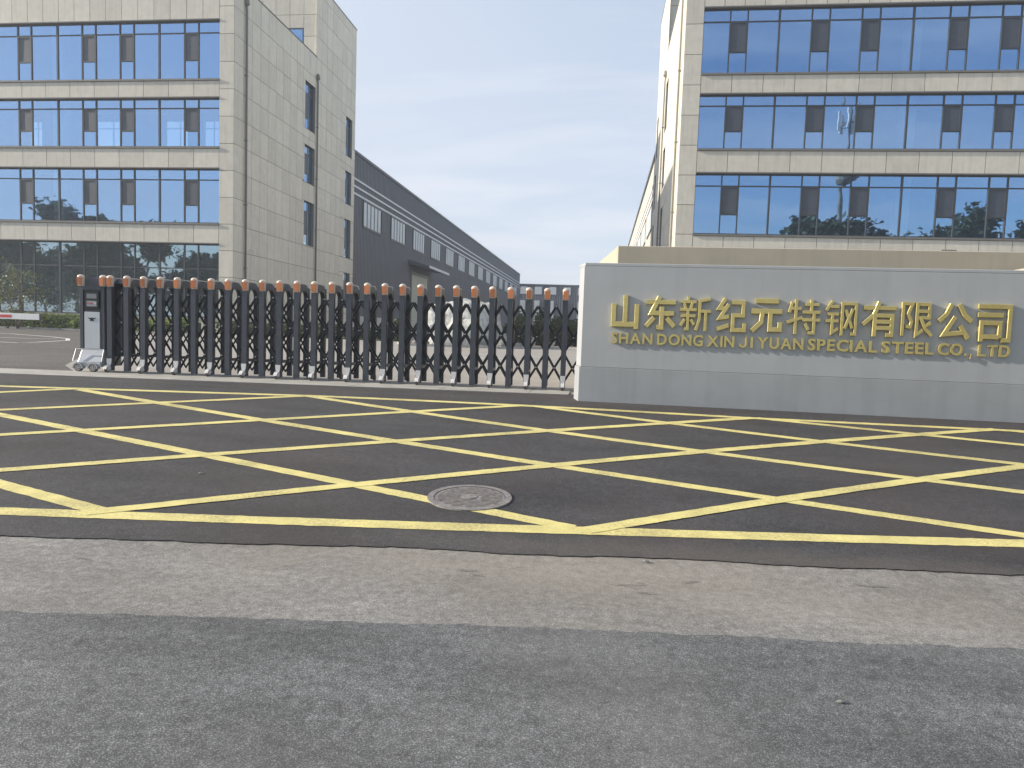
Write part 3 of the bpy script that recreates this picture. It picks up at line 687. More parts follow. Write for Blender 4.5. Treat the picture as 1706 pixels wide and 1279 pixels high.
WA = Vector((-.33, 11.12)); WD = (Vector((6.02, 10.86))-Vector((-.36, 11.12))).normalized(); WN = Vector((-WD.y, WD.x))
WANG = math.atan2(WD.y, WD.x)
def name_wall():
    root = thing('name_wall', 'long grey stone wall with gold company name letters beside the gate', 'sign wall', (WA.x, WA.y, .45), WANG)
    L = 11.5; H = 2.165
    # end is slightly splayed, so a narrow face of it is seen from the road
    joint = .555
    a = MB().prism([(0, 0), (L, 0), (L, .42), (-.10, .42)], 'z', -.2, joint-.004); bevel(a.obj('base_course', 'stone_base', root), .004)
    xs = [.0, 6.9, L]
    for i in range(2):
        x0, x1 = xs[i]+.002*i, xs[i+1]-.002
        xl = -.10 if i == 0 else x0
        p = MB().prism([(x0+(.02 if i == 0 else 0), .004), (x1, .004), (x1, .416), (xl+(.02 if i == 0 else 0), .416)], 'z', joint, H-.05); bevel(p.obj('slab', 'stone_wall', root), .003)
    c = MB().prism([(.03, .0035), (L, .0035), (L, .43), (-.09, .43)], 'z', H-.048, H); bevel(c.obj('coping', 'stone_wall', root), .006)
    # lettering --------------------------------------------------------
    def glyph(txt, x0, x1, z0, z1, bold, depth, fixed=True):
        cu = bpy.data.curves.new('letter', 'FONT'); cu.body = txt; cu.size = 1; cu.offset = bold; cu.extrude = .5; cu.resolution_u = 3
        to = bpy.data.objects.new('tmp', cu); COL.objects.link(to); bpy.context.view_layer.update()
        me = bpy.data.meshes.new_from_object(to.evaluated_get(bpy.context.evaluated_depsgraph_get())); bpy.data.objects.remove(to)
        co = np.empty(len(me.vertices)*3); me.vertices.foreach_get('co', co); co = co.reshape(-1, 3)
        return me, co
    def place(me, co, sx, ox, sz, oz, depth, name='letter', label=None):
        out = np.stack([co[:, 0]*sx+ox, -.002-depth*(co[:, 2]+.5), co[:, 1]*sz+oz], 1)
        me.vertices.foreach_set('co', out.ravel()); me.materials.clear(); me.materials.append(M['gold']); me.update()
        o = link(name, me, root); m = o.modifiers.new('bevel', 'BEVEL'); m.width = .004; m.segments = 1; m.limit_method = 'ANGLE'
        return o
    # x along the wall of the photo's pixel columns
    def wx(t): return t*(1-.0036*t)-WA.x
    chars = '山东新纪元特钢有限公司'
    xs = [(.135, .555), (.64, 1.115), (1.165, 1.625), (1.695, 2.155), (2.215, 2.675), (2.735, 3.21), (3.275, 3.735), (3.80, 4.275), (4.35, 4.80), (4.85, 5.34), (5.40, 5.86)]
    G = {
     '山': (13, [[(50,10),(50,100)], [(10,74),(10,13),(90,13)], [(90,74),(90,0)]]),
     '东': (12, [[(5,84),(96,84)], [(46,100),(22,50),(92,50)], [(54,70),(54,6),(38,6)], [(30,36),(6,8)], [(70,36),(94,10)]]),
     '新': (8.5, [[(27,100),(27,86)], [(3,85),(52,85)], [(14,82),(18,66)], [(40,82),(35,66)], [(0,62),(54,62)], [(3,44),(51,44)], [(27,62),(27,5),(16,5)], [(17,34),(4,14)], [(36,34),(48,18)], [(97,94),(64,88),(64,34),(54,2)], [(64,58),(100,58)], [(84,58),(84,0)]]),
     '纪': (10.5, [[(28,100),(8,72),(30,72)], [(40,84),(12,44),(42,48)], [(2,10),(42,22)], [(50,90),(90,90),(90,52),(56,52),(56,9),(96,9),(96,30)]]),
     '元': (12, [[(14,92),(86,92)], [(2,62),(98,62)], [(37,60),(34,30),(6,4)], [(62,60),(62,10),(93,10),(93,32)]]),
     '特': (8.5, [[(14,92),(6,62)], [(10,74),(42,74)], [(26,100),(26,0)], [(0,34),(46,48)], [(52,86),(96,86)], [(73,100),(73,64)], [(46,64),(100,64)], [(46,42),(100,42)], [(82,60),(82,5),(66,5)], [(55,32),(66,14)]]),
     '钢': (8.5, [[(22,100),(2,72)], [(16,84),(42,84)], [(8,62),(42,62)], [(2,42),(42,42)], [(23,62),(23,8),(42,20)], [(53,0),(53,93),(95,93),(95,5),(82,5)], [(63,76),(85,22)], [(85,78),(62,20)]]),
     '有': (10, [[(3,83),(97,83)], [(48,100),(34,62),(3,34)], [(37,0),(37,61),(87,61),(87,5),(70,5)], [(40,43),(84,43)], [(40,25),(84,25)]]),
     '限': (8.5, [[(6,0),(6,94),(34,94),(22,64),(34,42),(30,26),(16,28)], [(50,93),(88,93),(88,54),(52,54)], [(50,98),(50,4),(70,18)], [(54,73),(86,73)], [(62,52),(78,22),(99,3)], [(93,40),(75,28)]]),
     '公': (11, [[(38,98),(24,68),(3,48)], [(60,98),(77,68),(98,50)], [(50,62),(20,10),(74,16)], [(66,36),(90,0)]]),
     '司': (10.5, [[(3,94),(93,94),(93,5),(72,5)], [(3,71),(74,71)], [(14,0),(14,50),(67,50),(67,10)], [(18,13),(64,13)]]),
     'J': (16, [[(80,100),(80,30),(74,14),(58,5),(40,5),(24,14),(16,32)]]),
     ',': (30, [[(60,100),(30,0)]]),
    }
    def strokes(ch, x0, x1, z0, z1, depth):
        th, ss = G[ch]; w = th*(.61 if len(ss) < 8 else .56); polys = []
        for st in ss:
            P = [Vector(p) for p in st]; Lf, Rt = [], []
            for i, p in enumerate(P):
                d0 = (p-P[i-1]).normalized() if i else None; d1 = (P[i+1]-p).normalized() if i < len(P)-1 else None
                if d0 is None: n_ = Vector((-d1.y, d1.x)); q = n_*w
                elif d1 is None: n_ = Vector((-d0.y, d0.x)); q = n_*w
                else:
                    n0 = Vector((-d0.y, d0.x)); n1 = Vector((-d1.y, d1.x)); b_ = (n0+n1).normalized(); q = b_*(w/max(.35, b_.dot(n1)))
                Lf.append(p+q); Rt.append(p-q)
            polys.append((Lf, Rt))
        xs_ = [q.x for a_, b_ in polys for q in a_+b_]; ys_ = [q.y for a_, b_ in polys for q in a_+b_]
        fx = lambda v: x0+(v-min(xs_))/(max(xs_)-min(xs_))*(x1-x0); fz_ = lambda v: z0+(v-min(ys_))/(max(ys_)-min(ys_))*(z1-z0)
        m = MB()
        for k, (Lf, Rt) in enumerate(polys):
            dd = depth+.0012*k; b0 = len(m.v); n_ = len(Lf); c_ = .006
            cx = [(l_+r_)/2 for l_, r_ in zip(Lf, Rt)]
            for yy, ins in ((-.001, 0), (-dd+.006, 0), (-dd, 1)):
                for i in range(n_):
                    for q in (Lf[i], Rt[i]):
                        u = q if not ins else q+(cx[i]-q)*.16
                        m.v.append((fx(u.x), yy, fz_(u.y)))
            R_ = 2*n_
            for lv in (0, 1):
                o1, o2 = b0+lv*R_, b0+(lv+1)*R_
                for i in range(n_-1):
                    m.f += [(o1+2*i, o1+2*i+2, o2+2*i+2, o2+2*i), (o1+2*i+1, o2+2*i+1, o2+2*i+3, o1+2*i+3)]
                m.f += [(o1, o2, o2+1, o1+1), (o1+R_-2, o1+R_-1, o2+R_-1, o2+R_-2)]
            o2 = b0+2*R_
            for i in range(n_-1): m.f.append((o2+2*i, o2+2*i+2, o2+2*i+3, o2+2*i+1))
        m.obj('letter', 'gold', root)
    for ch, (a, b) in zip(chars, xs):
        strokes(ch, wx(a), wx(b), 1.165 if ch != '司' else 1.14, 1.68, .05)
    words = [('SHAN', .145, .775), ('DONG', .845, 1.53), ('XIN', 1.59, 1.995), ('J', 2.065, 2.185), ('I', 2.235, 2.27), ('YUAN', 2.335, 3.00), ('SPECIAL', 3.065, 4.045), ('STEEL', 4.115, 4.835), ('CO.', 4.895, 5.29), (',', 5.335, 5.36), ('LTD', 5.445, 5.87)]
    zb, ch_ = .935, .172
    refme, refco = glyph('H', 0, 0, 0, 0, .026, 1); capn = refco[:, 1].max()-refco[:, 1].min(); base = refco[:, 1].min(); sz = ch_/capn
    for wd, a, b in words:
        if wd in 'J,': strokes(wd, wx(a), wx(b), zb-(.05 if wd == ',' else 0), zb+(ch_ if wd == 'J' else .03), .03); continue
        # per-letter layout: lay glyphs on their widths with even gaps, scaled to the word's span
        gl = [glyph(c, 0, 0, 0, 0, .026, 1) for c in wd]; ws = [g[1][:, 0].max()-g[1][:, 0].min() for g in gl]; gap = .11
        tot = sum(ws)+gap*(len(ws)-1); sx = (b-a)/tot; x = a
        for (me, co), w_ in zip(gl, ws):
            place(me, co, sx, wx(x)-co[:, 0].min()*sx, sz, zb-base*sz, .03); x += (w_+gap)*sx
name_wall()

# ------------------------------------------------------------------ retractable gate
GA = Vector((-9.79, 12.56)); GD = (Vector((-.69, 12.95))-Vector((-9.79, 12.56))).normalized(); GANG = math.atan2(GD.y, GD.x)
def gate():
    root = thing('retractable_gate', 'dark folding scissor gate with orange lamp caps closing the entrance', 'gate', (GA.x, GA.y, .472), GANG)
    sp = .3344; N = 28; s0 = .428; D = .50; ZT = 1.64
    # shared meshes
    post = MB().box(-.047, .047, -.045, .045, .03, ZT).mesh('post', 'gate'); rear = MB().box(-.045, .045, -.03, .03, .03, ZT+.10).mesh('rear_post', 'gate')
    # arch: side profile with a rounded opening, n (depth) and z
    def arch_mesh():
        m = MB(); nseg = 8; y0, y1 = .046, D-.031; r = .5*(y1-y0)-.035; cy = (y0+y1)/2; zc = 1.60-.04
        top = 1.80; inner = []; outer = []
        for i in range(nseg+1):
            a = math.pi*i/nseg; inner.append((cy-r*math.cos(a), zc+r*.95*math.sin(a)*.75))
            t = i/nseg; yy = y0+(y1-y0)*t; outer.append((yy, top-.10*abs(2*t-1)**3))
        k = 0
        for sx in (-.04, .04):
            for p in inner: m.v.append((sx, p[0], p[1]))
            for p in outer: m.v.append((sx, p[0], p[1]))
        n = nseg+1
        for o, rev in ((0, 0), (2*n, 1)):
            for i in range(nseg):
                q = (o+i, o+i+1, o+n+i+1, o+n+i); m.f.append(q if rev else q[::-1])
        for i in range(nseg):
            m.f.append((i, i+1, 2*n+i+1, 2*n+i)); m.f.append((n+i, 2*n+n+i, 2*n+n+i+1, n+i+1))
        # legs of the opening
        m.box(-.04, .04, y0, cy-r, .35, zc); m.box(-.04, .04, cy+r, y1, .35, zc); m.box(-.04, .04, y0, y1, .30, .35)
        return m.mesh('arch', 'gate')
    arch = arch_mesh()
    # lamp: clear cap over a dome with an orange lens in front
    def lamp_mesh():
        m = MB()
        prof = [(.052, 0), (.054, .02), (.056, .16), (.064, .172), (.052, .198), (.030, .214), (.006, .219)]
        n = 10
        for r, z in prof:
            for j in range(n):
                a = 2*math.pi*(j+.5)/n; c, s_ = math.cos(a), math.sin(a); q = max(abs(c), abs(s_)); q = q**.6
                m.v.append((r*c/q, r*s_/q*.95, z))
        for i in range(len(prof)-1):
            for j in range(n): m.f.append((i*n+j, i*n+(j+1) % n, (i+1)*n+(j+1) % n, (i+1)*n+j))
        m.f.append(tuple(range(n))[::-1]); m.f.append(tuple((len(prof)-1)*n+j for j in range(n)))
        return m.mesh('lamp_cap', 'lamp_cap', smooth=True)
    lampm = lamp_mesh()
    trim = MB().box(-.016, .016, .06, D+.02, 1.802, 1.818).box(-.016, .016, D+.036, D+.05, 1.50, 1.78).beam((0, D+.02, 1.81), (0, D+.043, 1.78), .032, .014, up=(1, 0, 0)).mesh('arch_trim', 'hub')
    refl = MB().prism([(-.040, .018), (.040, .018), (.046, .158), (-.046, .158)], 'y', -.064, -.045).mesh('reflector', 'reflector')
    def lamp(par, loc):
        l_ = link('lamp', lampm, par, loc); return l_
    # castor with its bracket
    brk = MB().prism([(-.048, .265), (.048, .265), (.045, .20), (.018, .09), (.03, .05), (-.03, .05), (-.018, .09), (-.045, .20)], 'y', -.066, -.047)
    brk.box(-.012, .012, -.12, -.06, .055, .085); brk.prism([(-.15, .12), (-.15, .06), (-.06, .04), (-.05, .16)], 'x', -.032, -.024); brk.prism([(-.15, .12), (-.15, .06), (-.06, .04), (-.05, .16)], 'x', .024, .032)
    # mudguard arc
    n0 = len(brk.v); seg = 7
    for i in range(seg+1):
        a = math.pi*(.05+.9*i/seg); c, s_ = math.cos(a), math.sin(a)
        for xx in (-.034, .034): brk.v += [(xx, -.12+.078*c, .055+.078*s_), (xx, -.12+.064*c, .055+.064*s_)]
    for i in range(seg):
        o = n0+4*i; brk.f += [(o, o+2, o+6, o+4), (o+1, o+5, o+7, o+3), (o, o+4, o+5, o+1), (o+2, o+3, o+7, o+6)]
    brk = brk.mesh('bracket', 'bracket')
    wh = MB().tube([(-.022, -.12, .055), (.022, -.12, .055)], .055, 16).mesh('wheel', 'rubber'); 
    hub = MB().tube([(-.026, -.12, .055), (.026, -.12, .055)], .032, 12).mesh('hub', 'hub')
    for i in range(N):
        s_ = s0+sp*i
        if s_ > 9.35: break
        p = link('post', post, root, (s_, 0, 0))
        lamp(p, (0, 0, ZT-.005)); link('reflector', refl, p, (0, 0, ZT-.005))
        link('arch', arch, root, (s_, 0, 0)); link('arch_trim', trim, root, (s_, 0, 0)); link('rear_post', rear, root, (s_, D, 0))
        if i % 2 == 0:
            link('bracket', brk, p); link('wheel', wh, p); link('hub', hub, p)
        if i % 2 == 1:
            link('wheel', wh, root, (s_, D+.22, 0))
    # scissor bars
    zt = 1.997-.472; fall = .563; smin, smax = s0-.02, s0+sp*(N-1)
    for plane, (nn, mt) in enumerate(((.045, 'bar'), (.33, 'bar'))):
        for i in range(-3, N+2):
            sm = s0+sp*(i+.5)
            for dr in (1, -1):
                a, b = 0.0, 2.5
                # clip to the span
                sa, sb = sm+dr*sp*a, sm+dr*sp*b
                za = zt
                def zat(s_): return zt-fall*abs(s_-sm)/sp
                lo, hi = min(sa, sb), max(sa, sb); lo2, hi2 = max(lo, smin), min(hi, smax)
                if hi2-lo2 < sp*.45: continue
                y = nn+(.052 if plane == 0 else -.03)+dr*.008
                m = MB().beam((lo2, y, zat(lo2)), (hi2, y, zat(hi2)), .007, .034, up=(0, 1, 0))
                # beam's width axis: make the flat face look forward
                mm = MB(); t = Vector((hi2-lo2, 0, zat(hi2)-zat(lo2))).normalized(); q = Vector((-t.z, 0, t.x)); 
                A_ = Vector((lo2, y, zat(lo2))); B_ = Vector((hi2, y, zat(hi2)))
                for e_ in (A_, B_):
                    for i1, j1 in ((-1, -1), (1, -1), (1, 1), (-1, 1)): mm.v.append(tuple(e_+q*(i1*(.021 if plane == 0 else .015))+Vector((0, j1*.0035, 0))))
                mm.f = [(0,1,2,3),(7,6,5,4),(0,4,5,1),(1,5,6,2),(2,6,7,3),(3,7,4,0)]
                mm.obj('scissor_bar', mt, root)
    # bolts at the crossings (joined: tiny)
    bo = MB()
    for i in range(N-1):
        for k in range(3):
            z = zt-fall*k
            bo.box(s0+sp*(i+.5)-.011, s0+sp*(i+.5)+.011, .072, .086, z-.011, z+.011)
    bo.obj('bolts', 'hub', root, kind='stuff')
    # drive unit ------------------------------------------------------
    mc = link('drive_unit', None, root, (-.185, 0, 0))
    W = .50
    # body with a front recess made of separate boxes
    b = MB().box(0, W, .012, .55, .42, 1.62); b.box(0, .07, -.02, .011, .42, 1.62); b.box(W-.07, W, -.02, .011, .42, 1.62); b.box(.07, W-.07, -.02, .011, 1.56, 1.62); b.box(.07, W-.07, -.018, .011, .42, .47)
    bevel(b.obj('housing', 'gate', mc), .004)
    t = MB(); pts = [(.10, 1.62), (.40, 1.62), (.40, 1.72), (.37, 1.785), (.31, 1.81), (.19, 1.81), (.13, 1.785), (.10, 1.72)]
    t.prism(pts, 'y', .02, .5); t.obj('hood', 'gate', mc)
    d = MB().box(.11, .39, -.030, .010, 1.20, 1.535); d.obj('display_frame', 'display', mc)
    MB().box(.15, .35, -.034, -.030, 1.40, 1.49).obj('display_window', 'sticker', mc)
    MB().box(.15, .35, -.034, -.030, 1.25, 1.355).obj('display_strip', 'inner_wall', mc)
    led = MB()
    for x in (.16, .172, .186): led.box(x, x+.008, -.037, -.034, 1.295, 1.32)
    for x in (.215, .232, .25, .265): led.box(x, x+.011, -.037, -.034, 1.293, 1.318)
    led.obj('led_digits', 'red', mc)
    led = MB()
    for x in (.30, .325): led.box(x, x+.012, -.037, -.034, 1.29, 1.325)
    led.obj('led_marks', 'white', mc)
    bevel(MB().box(.095, .405, -.024, .010, .44, 1.145).obj('front_panel', 'machine_panel', mc), .004)
    lg = MB()      # winged badge
    lg.prism([(-.082, .035), (-.02, .028), (-.012, .036), (.012, .036), (.02, .028), (.082, .035), (.055, .008), (.03, .006), (.026, -.002), (.045, -.012), (.04, -.030), (-.04, -.030), (-.045, -.012), (-.026, -.002), (-.03, .006), (-.055, .008)], 'y', -.029, -.0245)
    o = lg.obj('badge', 'display', mc); o.location = (.25, 0, 1.0)
    for x in (.02, W-.03):
        l_ = link('lamp', lampm, mc, (x, 0, 1.635)); link('reflector', refl, l_, (0, 0, 0))
    # chrome skirt like the front of a small cart
    s1 = MB().prism([(-.02, .42), (-.05, .36), (-.15, .16), (-.15, .10), (.50, .10), (.50, .42)], 'x', .03, W+.0); bevel(s1.obj('skirt', 'chrome', mc), .015, 2)
    tb = MB().tube([(-.02, -.10, .43), (W+.04, -.10, .43)], .009, 8); tb.tube([(-.02, -.10, .43), (-.04, -.17, .20)], .009, 8); tb.tube([(W+.04, -.10, .43), (W+.04, -.17, .20)], .009, 8); 
    tb.tube([(-.04, -.17, .20), (.1, -.185, .175), (W+.04, -.17, .2)], .010, 8)
    tb.obj('bumper_rail', 'chrome', mc)
    for x in (.06, .36):
        w_ = link('fender', None, mc, (x, -.14, .075)); f = MB(); n0 = 0; seg = 8
        for i in range(seg+1):
            a = math.pi*(-.05+1.1*i/seg); c, s_ = math.cos(a), math.sin(a)
            for xx in (-.05, .05): f.v += [(c*.10, xx-.0, s_*.10), (c*.078, xx, s_*.078)]
        for i in range(seg):
            o_ = 4*i; f.f += [(o_, o_+2, o_+6, o_+4), (o_+1, o_+5, o_+7, o_+3), (o_, o_+4, o_+5, o_+1), (o_+2, o_+3, o_+7, o_+6)]
        f.obj('mudguard', 'chrome', w_)
        MB().tube([(0, -.035, 0), (0, .035, 0)], .072, 18).obj('tyre', 'rubber', w_)
        r = MB().tube([(0, -.040, 0), (0, -.034, 0)], .018, 10)
        for k in range(5):
            a = 2*math.pi*k/5; r.beam((0, -.039, 0), (.05*math.cos(a), -.039, .05*math.sin(a)), .013, .006, up=(0, 1, 0))
        n1 = len(r.v)
        for k in range(18):
            a = 2*math.pi*k/18
            for rr in (.046, .056): r.v.append((rr*math.cos(a), -.0385, rr*math.sin(a)))
        for k in range(18): r.f.append((n1+2*k, n1+2*k+1, n1+2*((k+1) % 18)+1, n1+2*((k+1) % 18)))
        r.obj('rim', 'hub', w_)
    # closely stacked first frame beside the drive unit
    for k in range(3): link('arch', arch, root, (s0+.02+.05*k, .06, 0))
gate()

# ------------------------------------------------------------------ vegetation
def leaf_mesh(name, pts, size, mat, flat=.0, aspect=1.7, droop=0):
    n = len(pts); pts = np.asarray(pts)
    d = rng.normal(size=(n, 3)); d[:, 2] = d[:, 2]*.6 - droop; d /= np.linalg.norm(d, axis=1)[:, None]
    e = rng.normal(size=(n, 3)); e -= (e*d).sum(1)[:, None]*d; e /= np.linalg.norm(e, axis=1)[:, None]
    sz = size*rng.uniform(.6, 1.35, n)[:, None]
    a = d*sz*aspect/2; b = e*sz/2
    v = np.stack([pts-a, pts+b*.9, pts+a, pts-b*.9], 1).reshape(-1, 3)
    me = bpy.data.meshes.new(name); me.vertices.add(4*n); me.vertices.foreach_set('co', v.astype(np.float32).ravel())
    me.loops.add(4*n); me.loops.foreach_set('vertex_index', np.arange(4*n, dtype=np.int32))
    me.polygons.add(n); me.polygons.foreach_set('loop_start', np.arange(0, 4*n, 4, dtype=np.int32))
    me.update(calc_edges=True); me.validate(); me.materials.append(M[mat]); return me
def hedge(label, pts, width, height, n_per_m, mat, size, z0=None):
    """clipped hedge along a polyline"""
    P = []
    for (a, b) in zip(pts[:-1], pts[1:]):
        a = np.array(a); b = np.array(b); L = np.linalg.norm(b-a); t = (b-a)/L; q = np.array([-t[1], t[0]]); n = int(L*n_per_m)
        u = rng.uniform(0, L, n)
        hh = height*(1+.10*np.sin(u*1.7)+.08*np.sin(u*4.3+1)+.05*np.sin(u*11))
        ww = width*(1+.12*np.sin(u*2.3+2)+.08*np.sin(u*6))
        k = rng.random(n)
        v = rng.uniform(-.5, .5, n); z = rng.uniform(.02, 1, n)
        top = k < .42; fr = (k >= .42) & (k < .80)
        z[top] = 1-np.abs(rng.normal(0, .05, top.sum())); v[fr] = -.5+np.abs(rng.normal(0, .06, fr.sum()))
        z = np.clip(z-.18*(np.abs(v)*2)**4*(z > .8), 0, 1.05)
        xy = a[None]+t[None]*u[:, None]+q[None]*(v*ww)[:, None]
        P.append(np.column_stack([xy, [gz(y) for y in xy[:, 1]] + z*hh]))
    P = np.concatenate(P); root = thing('hedge', label, 'hedge')
    link('foliage', leaf_mesh('foliage', P, size, mat), root, kind='stuff')
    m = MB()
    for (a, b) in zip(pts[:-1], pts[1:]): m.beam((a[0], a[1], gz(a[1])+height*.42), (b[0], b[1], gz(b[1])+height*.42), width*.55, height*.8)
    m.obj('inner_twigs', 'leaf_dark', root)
hedge('clipped yellow-green hedge under the left office windows', [(-62, 39.3), (-34, 40.0), (-24.2, 40.2)], 1.3, .88, 260, 'leaf_hedge', .12)
hedge('dark green clipped hedge in front of the steel shed', [(-22.6, 40.4), (-16, 38.6), (-10.6, 37.6)], 1.4, .82, 260, 'leaf_dark', .12)

def kerb_run(name, pts, h=.12, w=.16, seg=1.0):
    root = structure(name)
    for a, b in zip(pts[:-1], pts[1:]):
        a = Vector(a); b = Vector(b); n = max(1, int((b-a).length/seg)); 
        for i in range(n):
            p = a+(b-a)*(i/n+.004); q = a+(b-a)*((i+1)/n-.004)
            MB().beam((p.x, p.y, gz(p.y)+h/2-.03), (q.x, q.y, gz(q.y)+h/2-.03), w, h+.06).obj('kerbstone', 'kerb', root)
kerb_run('kerb', [(-62, 38.2), (-34, 38.9), (-23.2, 39.0), (-16, 37.3), (-10.6, 36.4)], seg=1.6)
kerb_run('kerb', [(-10.6, 36.4), (-9.7, 34.1), (-5.0, 34.6), (-2.0, 37.5)], seg=1.2)

def soil_bed():
    m = MB(); P = [(-62, 38.3), (-34, 39.0), (-23.2, 39.1), (-16, 37.4), (-10.5, 36.5), (-9.6, 34.25), (-5.0, 34.75), (-2.1, 37.6), (-2.1, 41), (-62, 41)]
    xs = sorted(set([p[0] for p in P]))
    top = lambda x: 41.0
    low = lambda x: float(np.interp(x, [-62,-34,-23.2,-16,-10.5,-9.6,-5,-2.1], [38.3,39,39.1,37.4,36.5,34.25,34.75,37.6]))
    for x in xs:
        y = low(x); m.v += [(x, y, gz(y)+.05), (x, max(38, y), gz(max(38, y))+.05), (x, top(x), gz(41)+.05)]
    for i in range(len(xs)-1):
        o = 3*i; m.f += [(o, o+3, o+4, o+1), (o+1, o+4, o+5, o+2)]
    me = bpy.data.meshes.new('soil'); me.from_pydata(m.v, [], m.f); me.materials.append(M['soil']); link('planting_bed', me)['kind'] = 'structure'
soil_bed()

def rock(parent, name, loc, size, mat, seed, sub=5, amp=.18):
    bm = bmesh.new(); bmesh.ops.create_icosphere(bm, subdivisions=sub, radius=1)
    for v in bm.verts:
        p = v.co.copy(); o = Vector((seed*3.1, seed*1.7, seed))
        d = mnoise.noise(p*1.4+o)*amp*1.6 + mnoise.noise(p*3.6+o)*amp*.7 + mnoise.noise(p*9+o)*amp*.22
        c = mnoise.cell(p*3.2+o)*amp*.28
        v.co = p*(1+d+c); v.co = Vector((v.co.x*size[0], v.co.y*size[1], v.co.z*size[2]))
        if v.co.z < -.12*size[2]: v.co.z = -.12*size[2]
    me = bpy.data.meshes.new(name); bm.to_mesh(me); bm.free(); me.materials.append(M[mat]); return link(name, me, parent, loc)
def boulder():
    root = thing('landscape_boulder', 'big pale rounded landscape boulder in the yard behind the gate', 'boulder')
    rock(root, 'boulder', (-7.2, 36.2, .72), (2.35, .8, 2.42), 'rock', 1.3, 5, .13)
    for i, (x, y, s_) in enumerate(((-9.1, 35.0, .42), (-8.2, 34.9, .3), (-6.0, 35.1, .36), (-5.0, 35.3, .45), (-7.1, 34.9, .26), (-4.3, 35.8, .33))):
        rk = thing('garden_stone', ('dark rough stone at the left foot of the pale boulder', 'small flat stone second from the left at the boulder foot', 'rough stone right of the middle of the boulder foot', 'dark stone at the right foot of the pale boulder', 'smallest stone in the middle of the boulder foot', 'outermost stone to the right of the pale boulder')[i], 'stone', group='stones at the foot of the boulder')
        rock(rk, 'stone', (x, y, gz(y)+.08), (s_, s_*.8, s_*.75), 'rock_dark', 5+i, 3, .2)
boulder()
def shrub(x, y, rx, rz, label, mat='leaf_dark', n=2600, size=.13):
    root = thing('shrub', label, 'shrub', (x, y, gz(y)))
    u = rng.normal(size=(n, 3)); u /= np.linalg.norm(u, axis=1)[:, None]; r = rng.uniform(.35, 1, n)**.45
    b = 1+.22*np.sin(u[:, 0]*5+x)+.18*np.sin(u[:, 2]*6+y)+.14*np.sin(u[:, 1]*7)
    P = u*(r*b)[:, None]*np.array([rx, rx*.8, rz*.55])+np.array([0, 0, rz*.52]); P[:, 2] = np.maximum(P[:, 2], .03)
    link('foliage', leaf_mesh('foliage', P, size, mat), root)
    m = MB()
    for k in range(5):
        a = k*1.3; m.tube([(0, 0, 0), (.2*rx*math.cos(a), .2*rx*math.sin(a), rz*.3), (.5*rx*math.cos(a), .5*rx*math.sin(a), rz*.7)], [.03, .022, .01], 5)
    m.obj('stem', 'bark', root)
for x, y, rx, rz, lb in ((-5.1, 45, 1.0, 1.75, 'dark round shrub just right of the pale boulder'), (-3.7, 46, 1.1, 1.9, 'tallest dark shrub in the gap between the office blocks'), (-2.2, 46.5, 1.2, 1.6, 'broad dark shrub nearest the name wall in the gap'), (-11.4, 38.6, .8, 1.05, 'low dark shrub just left of the pale boulder'), (-.6, 47.5, 1.2, 1.5, 'dark shrub mostly hidden behind the end of the name wall')):
    shrub(x, y, rx, rz, lb)

def tree(name, label, cat, loc, H, spread, nleaf, size, mat, trunk_r, seed, droop=0, crown_from=.3, multi=1, group=None):
    rr = random.Random(seed); root = thing(name, label, cat, loc, 0, group)
    tr = MB(); tips = []
    for s_ in range(multi):
        a0 = rr.uniform(0, 6.28); lean = rr.uniform(.0, .10 if multi == 1 else .28); p = Vector((.12*math.cos(a0)*(multi > 1), .12*math.sin(a0)*(multi > 1), 0)); path = [p.copy()]; rad = [trunk_r]
        d = Vector((lean*math.cos(a0), lean*math.sin(a0), 1)).normalized(); nst = 7; L = H*.82/nst
        for k in range(nst):
            d = (d+Vector((rr.gauss(0, .08), rr.gauss(0, .08), 0))).normalized(); p = p+d*L; path.append(p.copy()); rad.append(trunk_r*(1-.85*(k+1)/nst))
            if (k+1)/nst > crown_from*.8:
                for q in range(3 if multi == 1 else 2):
                    a = rr.uniform(0, 6.28); up = rr.uniform(.15, .8); bd = Vector((math.cos(a), math.sin(a), up)).normalized(); bl = spread*rr.uniform(.45, 1.0)*(1-.45*abs((k+1)/nst-.55)); bp = [p.copy()]; c = p.copy()
                    for j in range(3):
                        bd = (bd+Vector((rr.gauss(0, .15), rr.gauss(0, .15), rr.gauss(0, .1)-droop*.25))).normalized(); c = c+bd*bl/3; bp.append(c.copy())
                        if j: tips.append((c.copy(), bl*.42))
                    r0 = rad[-1]*.6+.004; tr.tube(bp, [r0, r0*.7, r0*.45, r0*.2], 5, cap=False)
        tr.tube(path, rad, 8); tips.append((p.copy(), spread*.35))
    tr.obj('trunk', 'bark', root, smooth=True)
    per = max(1, nleaf//len(tips)); P = []
    for c, r in tips:
        u = rng.normal(size=(per, 3))*.5; P.append(np.array(c)[None]+u*np.array([r, r, r*.75])-np.array([0, 0, 1])*droop*rng.random((per, 1))*r)
    link('crown', leaf_mesh('crown', np.concatenate(P), size, mat, droop=droop), root)
    return root
tree('young_tree', 'thin young tree with sparse drooping leaves at the left edge', 'tree', (-35.0, 38.9, .7), 4.4, 1.5, 1300, .085, 'leaf_pale', .05, 3, droop=.7, crown_from=.25, multi=4)
tree('young_tree', 'slender bare-stemmed young tree at the far left edge of the picture', 'tree', (-37.4, 39.0, .7), 3.6, 1.1, 500, .08, 'leaf_pale', .04, 9, droop=.8, crown_from=.4, multi=3)

